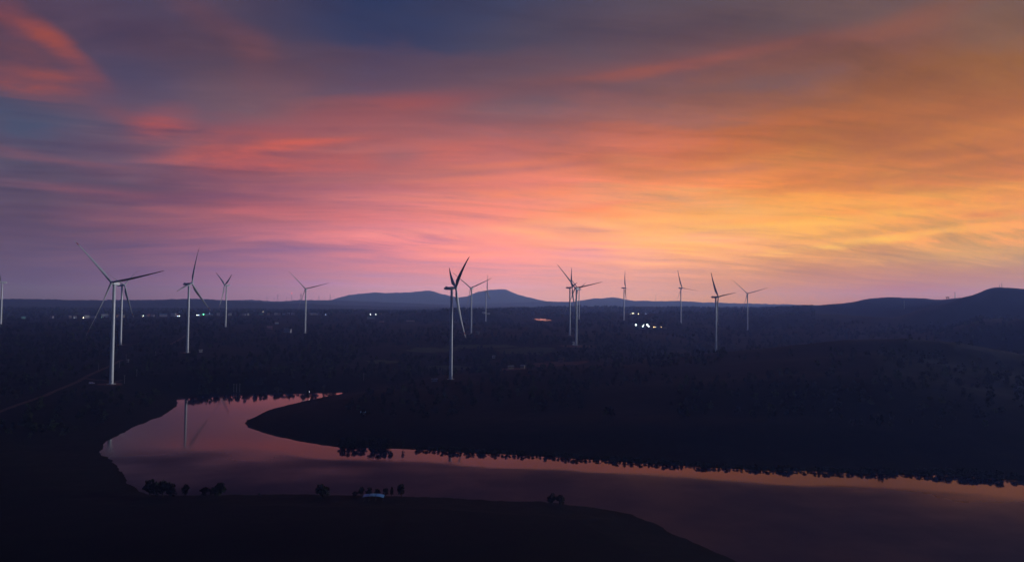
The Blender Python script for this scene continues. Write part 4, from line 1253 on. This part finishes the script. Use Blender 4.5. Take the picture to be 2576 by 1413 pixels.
CW, WW, OR, BLU, GRN = (0.75, 0.95, 1.0), (1.0, 0.85, 0.6), (1.0, 0.55, 0.2), (0.35, 0.5, 1.0), (0.1, 1.0, 0.45)
FL = 'floodlights of the works'
lamp(1599.4, 816.8, 1730, CW, 2.6, 9, 'large white floodlight on its mast at the left of the works', group=FL, name='floodlight')
lamp(1628.4, 816.8, 1730, CW, 2.8, 9, 'large white floodlight at the centre of the works', group=FL, name='floodlight')
lamp(1617.0, 820.4, 1725, CW, 2.0, 7, 'lower white floodlight left of the centre of the works', group=FL, name='floodlight')
lamp(1619.2, 817.0, 1740, CW, 1.4, 6, 'small high floodlight just left of the central one', group=FL, name='floodlight')
lamp(1632.2, 820.8, 1725, (0.85, 0.9, 1.0), 1.8, 7, 'white floodlight low right of the central one', group=FL, name='floodlight')
lamp(1644.6, 822.1, 1712, OR, 1.7, 6, 'bright orange lamp at the left corner of the tall blue shed', group=FL, name='floodlight')
lamp(1649.2, 822.4, 1712, WW, 1.0, 5, 'small yellow lamp between two orange ones on the tall blue shed', group=FL, name='floodlight')
lamp(1663.5, 822.3, 1712, OR, 1.4, 5, 'orange lamp at the right corner of the tall blue shed', group=FL, name='floodlight')
for (x, y, cl, sz, st_, lb) in [
    (209.7, 804.6, WW, 2.6, 6, 'warm white lamp left of the tall turbine, lowest in the village'),
    (186.5, 803.6, CW, 1.2, 2, 'faint cold lamp on the narrow white hut'),
    (254.5, 804.6, GRN, 1.0, 2, 'faint green lamp left of the tall turbine tower'),
    (360.6, 793.7, CW, 1.9, 5, 'white lamp between the red banded blade tip and the wide blue roof'),
    (358.4, 799.3, WW, 1.6, 2, 'yellowish lamp on the teal house'),
    (446.6, 797, BLU, 1.9, 5, 'left bluish lamp of the pair by the turbine tower'),
    (450.8, 796.8, CW, 2.2, 6, 'right white lamp of the pair by the turbine tower'),
    (495.3, 792.3, CW, 2.0, 6, 'left lamp of the row of three right of the turbine tower'),
    (497.8, 792.3, CW, 1.6, 5, 'middle lamp of the row of three right of the turbine tower'),
    (500.3, 792.2, BLU, 1.9, 6, 'right blue lamp of the row of three right of the turbine tower'),
    (511.8, 790.3, GRN, 3.2, 5, 'bright green lamp, the only strong green one in the village'),
    (527.5, 788.3, BLU, 1.6, 3, 'dim blue lamp by a drooping blade tip'),
    (661.9, 783.6, WW, 1.4, 4, 'lamp high in the trees left of the red lit mast'),
    (659.8, 790.5, WW, 1.2, 2, 'dim lamp on the teal roofed house'),
    (819, 792.6, BLU, 1.8, 4, 'single small blue lamp right of the lone turbine'),
    (931.8, 790.8, CW, 2.6, 7, 'left lamp of the spaced row of three on the central plain'),
    (945.3, 790.8, CW, 2.4, 7, 'middle lamp of the spaced row of three on the central plain'),
    (957, 791.6, CW, 2.3, 6, 'right lamp of the spaced row of three on the central plain'),
    (1606, 789.8, WW, 2.2, 5, 'warm lamp on the ridge above the floodlit works'),
    (1625, 789.6, BLU, 1.6, 3, 'blue lamp on the ridge above the floodlit works'),
    (1585.7, 792, CW, 1.3, 2, 'faint lamp below the lit sign on the ridge'),
]:
    lamp(x, y, 2830 if x < 1500 else 2720, cl, sz, st_, lb)
lamp(778.5, 984.6, 792, (0.8, 0.85, 1.0), 0.45, 2.5, 'tiny white lamp on the far bank of the water')
# lit sign board on the ridge
v = ray(1592.2, 788.0); v = v / math.hypot(v[0], v[1]); r_ = 2740.0
zg = float(height(np.array([v[0] * r_]), np.array([v[1] * r_]))[0])
o = empty('lit_sign', (v[0] * r_, v[1] * r_, zg), -math.atan2(v[0], v[1])); tag(o, 'white lit oblong sign board on the ridge above the floodlit works', 'sign')
zz = max(CAM[2] + v[2] * r_ - zg, 2.5)
M_SIGN = material('lit_sign_face', (0.8, 0.8, 0.75), 0.5, emit=(1.0, 0.95, 0.82), estr=2.2)
m = MB(); m.box((0, 0, zz), (8.0, 0.4, 2.8)); m.build('panel', M_SIGN, o)
for sx in (-2.5, 2.5):
    m = MB(); m.box((sx, 0.45, zz / 2 - 0.5), (0.3, 0.3, zz + 1)); m.build('post', M_STEEL, o)

# ------------------------------------------------------------------ solar field
def solar_pt(px, py):
    v = ray(px, py); v = v / math.hypot(v[0], v[1])
    r = (SOLAR_Z0 - SOLAR_T * SOLAR_R0 - CAM[2]) / (v[2] - SOLAR_T)
    return np.array([v[0] * r, v[1] * r, SOLAR_Z0 + SOLAR_T * (r - SOLAR_R0)])


c0, c1, c2, c3 = solar_pt(1337.8, 800.9), solar_pt(1366, 799.8), solar_pt(1389.5, 806.0), solar_pt(1360, 807.8)
ce = (c0 + c1 + c2 + c3) / 4
sroot = empty('solar_field', (ce[0], ce[1], ce[2])); tag(sroot, 'field of glass panels gleaming pink in the plain left of the turbine trio', 'solar panels')
NR, NC = 5, 8
for i in range(NR):
    for j in range(NC):
        if (i == NR - 1 and j < 3) or (i == 0 and j > 5): continue
        def bl(u, w): return (c0 * (1 - u) + c1 * u) * (1 - w) + (c3 * (1 - u) + c2 * u) * w
        qd = [bl((j + a) / NC, (i + bq) / NR) for a, bq in ((0.02, 0.0), (0.98, 0.0), (0.98, 0.86), (0.02, 0.86))]
        m = MB()
        top = [(p_[0] - ce[0], p_[1] - ce[1], p_[2] - ce[2] + 0.2) for p_ in qd]; bot = [(a, bq, c_ - 0.2) for a, bq, c_ in top]
        m.poly(top + bot, [(0, 1, 2, 3), (7, 6, 5, 4), (0, 4, 5, 1), (1, 5, 6, 2), (2, 6, 7, 3), (3, 7, 4, 0)])
        m.build('panel', M_PANEL, sroot)
leg = MB()
for i in range(NR):
    for j in range(NC + 1):
        p_ = bl(j / NC, (i + 0.43) / NR); leg.box((p_[0] - ce[0], p_[1] - ce[1], p_[2] - ce[2] - 1.5), (0.2, 0.2, 3.0))
leg.build('leg_frame', M_STEEL, sroot)

# ------------------------------------------------------------------ pylons and masts
pl_leg = MB(); pl_leg.tube([(-4.6, -4.6, -4), (-1.6, -1.6, 26), (-0.9, -0.9, 45)], [0.38, 0.32, 0.26], 4); PL = pl_leg.mesh('leg')
br = MB()
for s_ in range(7):
    h0, h1 = s_ * 6.2, (s_ + 1) * 6.2
    w0 = np.interp(h0, [-4, 26, 45], [4.6, 1.6, .9]); w1 = np.interp(h1, [-4, 26, 45], [4.6, 1.6, .9])
    for (ax, ay, bx, by) in ((-1, -1, 1, -1), (1, -1, 1, 1), (1, 1, -1, 1), (-1, 1, -1, -1)):
        br.tube([(ax * w0, ay * w0, h0), (bx * w1, by * w1, h1)], 0.17, 4); br.tube([(bx * w0, by * w0, h0), (ax * w1, ay * w1, h1)], 0.17, 4)
BR = br.mesh('bracing')
ARM = []
for hz_, ln in ((30, 7.5), (36, 6.8), (42, 5.6)):
    a = MB(); a.tube([(-ln, 0, hz_), (0, 0, hz_ + 1.2), (ln, 0, hz_)], [0.18, 0.34, 0.18], 4); a.tube([(-ln, 0, hz_), (ln, 0, hz_)], 0.2, 4); ARM.append(a.mesh('cross_arm'))
pt = MB(); pt.tube([(0, 0, 44), (0, 0, 49)], [0.5, 0.12], 5); PT = pt.mesh('peak')
pproto = empty('power_pylon', (0, 0, 0))
for k in range(4):
    l_ = link('leg', PL, M_STEEL, pproto); l_.rotation_euler = (0, 0, k * math.pi / 2)
link('bracing', BR, M_STEEL, pproto)
for a in ARM: link('cross_arm', a, M_STEEL, pproto)
link('peak', PT, M_STEEL, pproto)
PG = 'power pylons along the hazy skyline'
PYL = [
    (671.5, 757, 10, 'low pylon first from the left on the skyline, left of the red lit mast'),
    (698.3, 757.5, 16, 'tall faint pylon midway between the skyline notch and the red lit mast'),
    (689.3, 757.5, 9, 'short pylon close left of a taller faint one on the skyline'),
    (720.5, 757.5, 9.5, 'short pylon just left of the red lit mast'),
    (756.0, 756, 15, 'left pylon of the close pair between the red lit mast and the lone turbine'),
    (758.8, 756, 15, 'right pylon of the close pair between the red lit mast and the lone turbine'),
    (801.8, 755.8, 11, 'pylon on the skyline next right of the lone turbine'),
    (830.5, 755.6, 14, 'dark distinct pylon alone on the ridge crest left of the blue mountains'),
    (859.5, 757, 8, 'short pylon under the left foot of the blue mountains'),
    (876.5, 757.4, 11, 'tall pylon in front of the left slope of the blue mountains'),
    (886.5, 757.6, 8.5, 'pylon right beside the tall one before the left mountain slope'),
    (957.5, 760, 12, 'pylon before the saddle of the long blue mountain'),
    (986.5, 761.5, 10.5, 'pylon under the middle of the long blue mountain'),
    (1009.5, 762.3, 11, 'sturdy pylon under the rise to the mountain top'),
    (1042, 764.2, 11, 'pylon left of the one below the mountain top'),
    (1052.5, 764.8, 9.5, 'pylon directly below the mountain top'),
    (1069.9, 765.6, 8, 'small pylon right below the mountain top, nearest to the central turbine'),
]
for i, (x, y, hp, lb) in enumerate(PYL):
    o = pproto if i == 0 else copy_tree(pproto)
    P = at_r(x, y, 7960)
    o.location = (P[0], P[1], P[2] + 4); s_ = hp * 7960 / F_PX / 45.0; o.scale = (s_ * 1.1, s_ * 1.1, s_); o.rotation_euler = (0, 0, 0.3 + 0.2 * math.sin(i * 3.1))
    tag(o, lb, 'pylon', PG)


def mast(px, py_top, py_base, r, label, w=0.5, lampc=None, name='radio_mast', cat='mast'):
    P = at_r(px, py_base, r)
    hh = (py_base - py_top) * r / F_PX + 2
    o = empty(name, (P[0], P[1], P[2])); tag(o, label, cat)
    for k in range(3):
        a = k * 2.0944
        m = MB(); m.tube([(w * 2.4 * math.cos(a), w * 2.4 * math.sin(a), -4), (w * 0.8 * math.cos(a), w * 0.8 * math.sin(a), hh)], [w * 0.55, w * 0.4], 4); m.build('leg', M_STEEL, o)
    m = MB()
    ns = max(int(hh / 6), 3)
    for s_ in range(ns):
        f0_, f1_ = s_ / ns, (s_ + 1) / ns
        for k in range(3):
            a0, a1 = k * 2.0944, (k + 1) * 2.0944
            w0 = w * (2.4 - 1.6 * f0_); w1 = w * (2.4 - 1.6 * f1_)
            m.tube([(w0 * math.cos(a0), w0 * math.sin(a0), f0_ * hh), (w1 * math.cos(a1), w1 * math.sin(a1), f1_ * hh)], w * 0.25, 4)
    m.build('bracing', M_STEEL, o)
    m = MB(); m.tube([(0, 0, hh - 0.5), (0, 0, hh + 2.5)], [w * 0.6, w * 0.2], 5); m.build('aerial', M_STEEL, o)
    if lampc:
        m = MB(); m.tube([(0, 0, hh + 2.5 + z_) for z_ in (-2.2, -1.6, 0, 1.6, 2.2)], [0.4, 1.7, 2.4, 1.7, 0.4], 10); m.build('beacon', lampc, o)
    return o


M_BEACON = material('red_beacon', (0.5, 0.02, 0.02), 0.4, emit=(1.0, 0.06, 0.05), estr=7)
mast(733.6, 740, 757.4, 7960, 'lattice mast carrying the single red beacon on the left skyline', 1.3, M_BEACON)
mast(1649.5, 742, 771.5, 4350, 'very thin tall mast on the skyline above the floodlit works', 0.45)
mast(1630.7, 763.5, 772.5, 4350, 'stubby lattice mast left of the very thin tall one', 0.8)
mast(2402.5, 740, 753, 3280, 'mast on the right skyline saddle beside the lookout hut', 0.8)
mast(2275, 776.5, 794, 3000, 'dark post like mast below the right skyline hill', 0.6)
mast(2520.4, 715.5, 723, 2495, 'aerial on top of the dark hill at the right', 0.5)
mast(2514.5, 719, 723, 2495, 'shorter aerial left of the tall one on the dark hill top', 0.5)

# ------------------------------------------------------------------ poles on the left bank and far shore
UP_ = 'wooden utility poles'
up = MB(); up.tube([(0, 0, -1), (0, 0, 9.2)], [0.17, 0.11], 7); UPM = up.mesh('pole')
ua = MB(); ua.box((0, 0, 8.6), (2.0, 0.14, 0.16)); UAM = ua.mesh('cross_arm')
ui = MB()
for sx in (-0.85, 0, 0.85): ui.tube([(sx, 0, 8.68), (sx, 0, 9.0)], 0.06, 5)
UIM = ui.mesh('insulator')
uproto = empty('utility_pole', (0, 0, 0))
link('pole', UPM, M_STEEL, uproto); cr_ = link('cross_arm', UAM, M_STEEL, uproto); link('insulator', UIM, M_CONC, cr_)
for i, (x, y, lb) in enumerate([
    (313, 965, 'utility pole right of the foot of the tall left turbine'),
    (344, 949, 'utility pole second right of the tall left turbine'),
    (391, 900, 'utility pole right of the end of the dirt track'),
    (317, 908, 'utility pole at the end of the dirt track'),
    (588, 986, 'left pole of three on the bare far shore'),
    (595, 986, 'middle pole of three on the bare far shore'),
    (603, 986, 'right pole of three on the bare far shore'),
    (915, 957, 'utility pole standing in the dark wood left of the central turbine foot'),
    (248, 932, 'utility pole beside the dirt track left of the tall turbine'),
    (300, 926, 'utility pole close right of the tall turbine tower beside the track'),
]):
    o = uproto if i == 0 else copy_tree(uproto)
    o.location = tuple(hit(x, y)); o.rotation_euler = (0, 0, 0.4 + i); tag(o, lb, 'pole', UP_)

# ------------------------------------------------------------------ van by the tall left turbine
P = hit(231, 966)
van = empty('parked_van', (P[0], P[1], P[2] + 0.1), math.radians(20)); tag(van, 'white van parked left of the foot of the tall left turbine', 'van')
m = MB()
sec = [(-2.6, .5, 1.9), (-2.55, .45, 2.1), (1.0, .45, 2.15), (1.7, .45, 1.4), (2.5, .45, 1.15), (2.65, .5, 0.8)]
V = []
for (xx, lo, hi) in sec:
    for yy_, zz_ in ((-.95, lo), (.95, lo), (.95, lo + (hi - lo) * .55), (.82, hi), (-.82, hi), (-.95, lo + (hi - lo) * .55)): V.append((xx, yy_, zz_))
Fc = [(i * 6 + k, i * 6 + (k + 1) % 6, (i + 1) * 6 + (k + 1) % 6, (i + 1) * 6 + k) for i in range(5) for k in range(6)] + [(0, 1, 2, 3, 4, 5), tuple(30 + k for k in range(6))]
m.poly(V, Fc); m.build('body', M_VAN, van)
for xx in (-1.7, 1.7):
    for yy_ in (-.9, .9):
        m = MB(); m.tube([(xx, yy_ - .12, .36), (xx, yy_ + .12, .36)], .36, 12); m.build('wheel', M_TYRE, van)
m = MB(); m.poly([(1.1, -.78, 2.08), (1.1, .78, 2.08), (1.74, .84, 1.46), (1.74, -.84, 1.46)], [(0, 1, 2, 3)]); w_ = m.build('windscreen', M_GLASS, van); w_.location = (0.03, 0, 0.03)
for yy_ in (-.9, .9):
    m = MB(); m.box((0.2, yy_, 1.62), (1.2, 0.06, 0.45)); m.build('window', M_GLASS, van)

# ------------------------------------------------------------------ shelter with blue roof panels on the near bank, shed on the spit
M_BROOF = material('blue_metal_roof', (0.14, 0.36, 0.62), 0.3, 0.15, 1.2, 0.5)
M_CROOF = material('cyan_metal_roof', (0.25, 0.55, 0.68), 0.3, 0.12, 1.0, 0.5)
P = hit(940, 1260, 250)
sh = empty('lakeside_shelter', (P[0], P[1], P[2]), 0.0); tag(sh, 'low open shelter with three pale blue roof panels on the near bank', 'shelter')
for k, (x0, x1, z0, z1, mt) in enumerate(((-5.3, -2.4, 2.35, 2.75, M_BROOF), (-2.2, 0.9, 2.8, 2.85, M_CROOF), (1.1, 5.2, 2.95, 2.2, M_BROOF))):
    m = MB(); n = 6
    V = []
    for i in range(n + 1):
        t = i / n; xx = x0 + (x1 - x0) * t; zz_ = z0 + (z1 - z0) * t + 0.14 * math.sin(math.pi * t)
        V += [(xx, -1.5, zz_), (xx, 1.5, zz_ + 0.5), (xx, -1.5, zz_ - 0.1), (xx, 1.5, zz_ + 0.4)]
    Fc = []
    for i in range(n):
        a = i * 4; c_ = a + 4
        Fc += [(a, c_, c_ + 1, a + 1), (a + 2, a + 3, c_ + 3, c_ + 2), (a, a + 2, c_ + 2, c_), (a + 1, c_ + 1, c_ + 3, a + 3)]
    Fc += [(0, 1, 3, 2), (n * 4, n * 4 + 2, n * 4 + 3, n * 4 + 1)]
    m.poly(V, Fc); m.build('roof_panel', mt, sh)
for xx in (-4.8, -2.3, 1.0, 4.6):
    for yy_ in (-1.3, 1.3):
        m = MB(); m.box((xx, yy_, 0.8), (0.14, 0.14, 3.2)); m.build('post', M_WOOD, sh)
P = hit(913, 1044)
shd = empty('spit_shed', (P[0], P[1], P[2]), 0.25); tag(shd, 'small shed with a pale cyan roof alone on the black spit', 'shed')
m = MB(); m.box((0, 0, 0.7), (3.8, 2.6, 3.0)); m.build('wall', M_WOOD, shd)
m = MB(); m.poly([(-2.3, -1.7, 2.3), (2.3, -1.7, 2.5), (2.5, 1.7, 3.3), (-2.1, 1.7, 3.1), (-2.3, -1.7, 2.22), (2.3, -1.7, 2.42), (2.5, 1.7, 3.22), (-2.1, 1.7, 3.02)],
                [(0, 1, 2, 3), (7, 6, 5, 4), (0, 4, 5, 1), (1, 5, 6, 2), (2, 6, 7, 3), (3, 7, 4, 0)]); m.build('roof', M_CROOF, shd)
m = MB(); m.box((0.4, -1.34, 0.95), (0.9, 0.08, 1.9)); m.build('door', M_STEEL, shd)
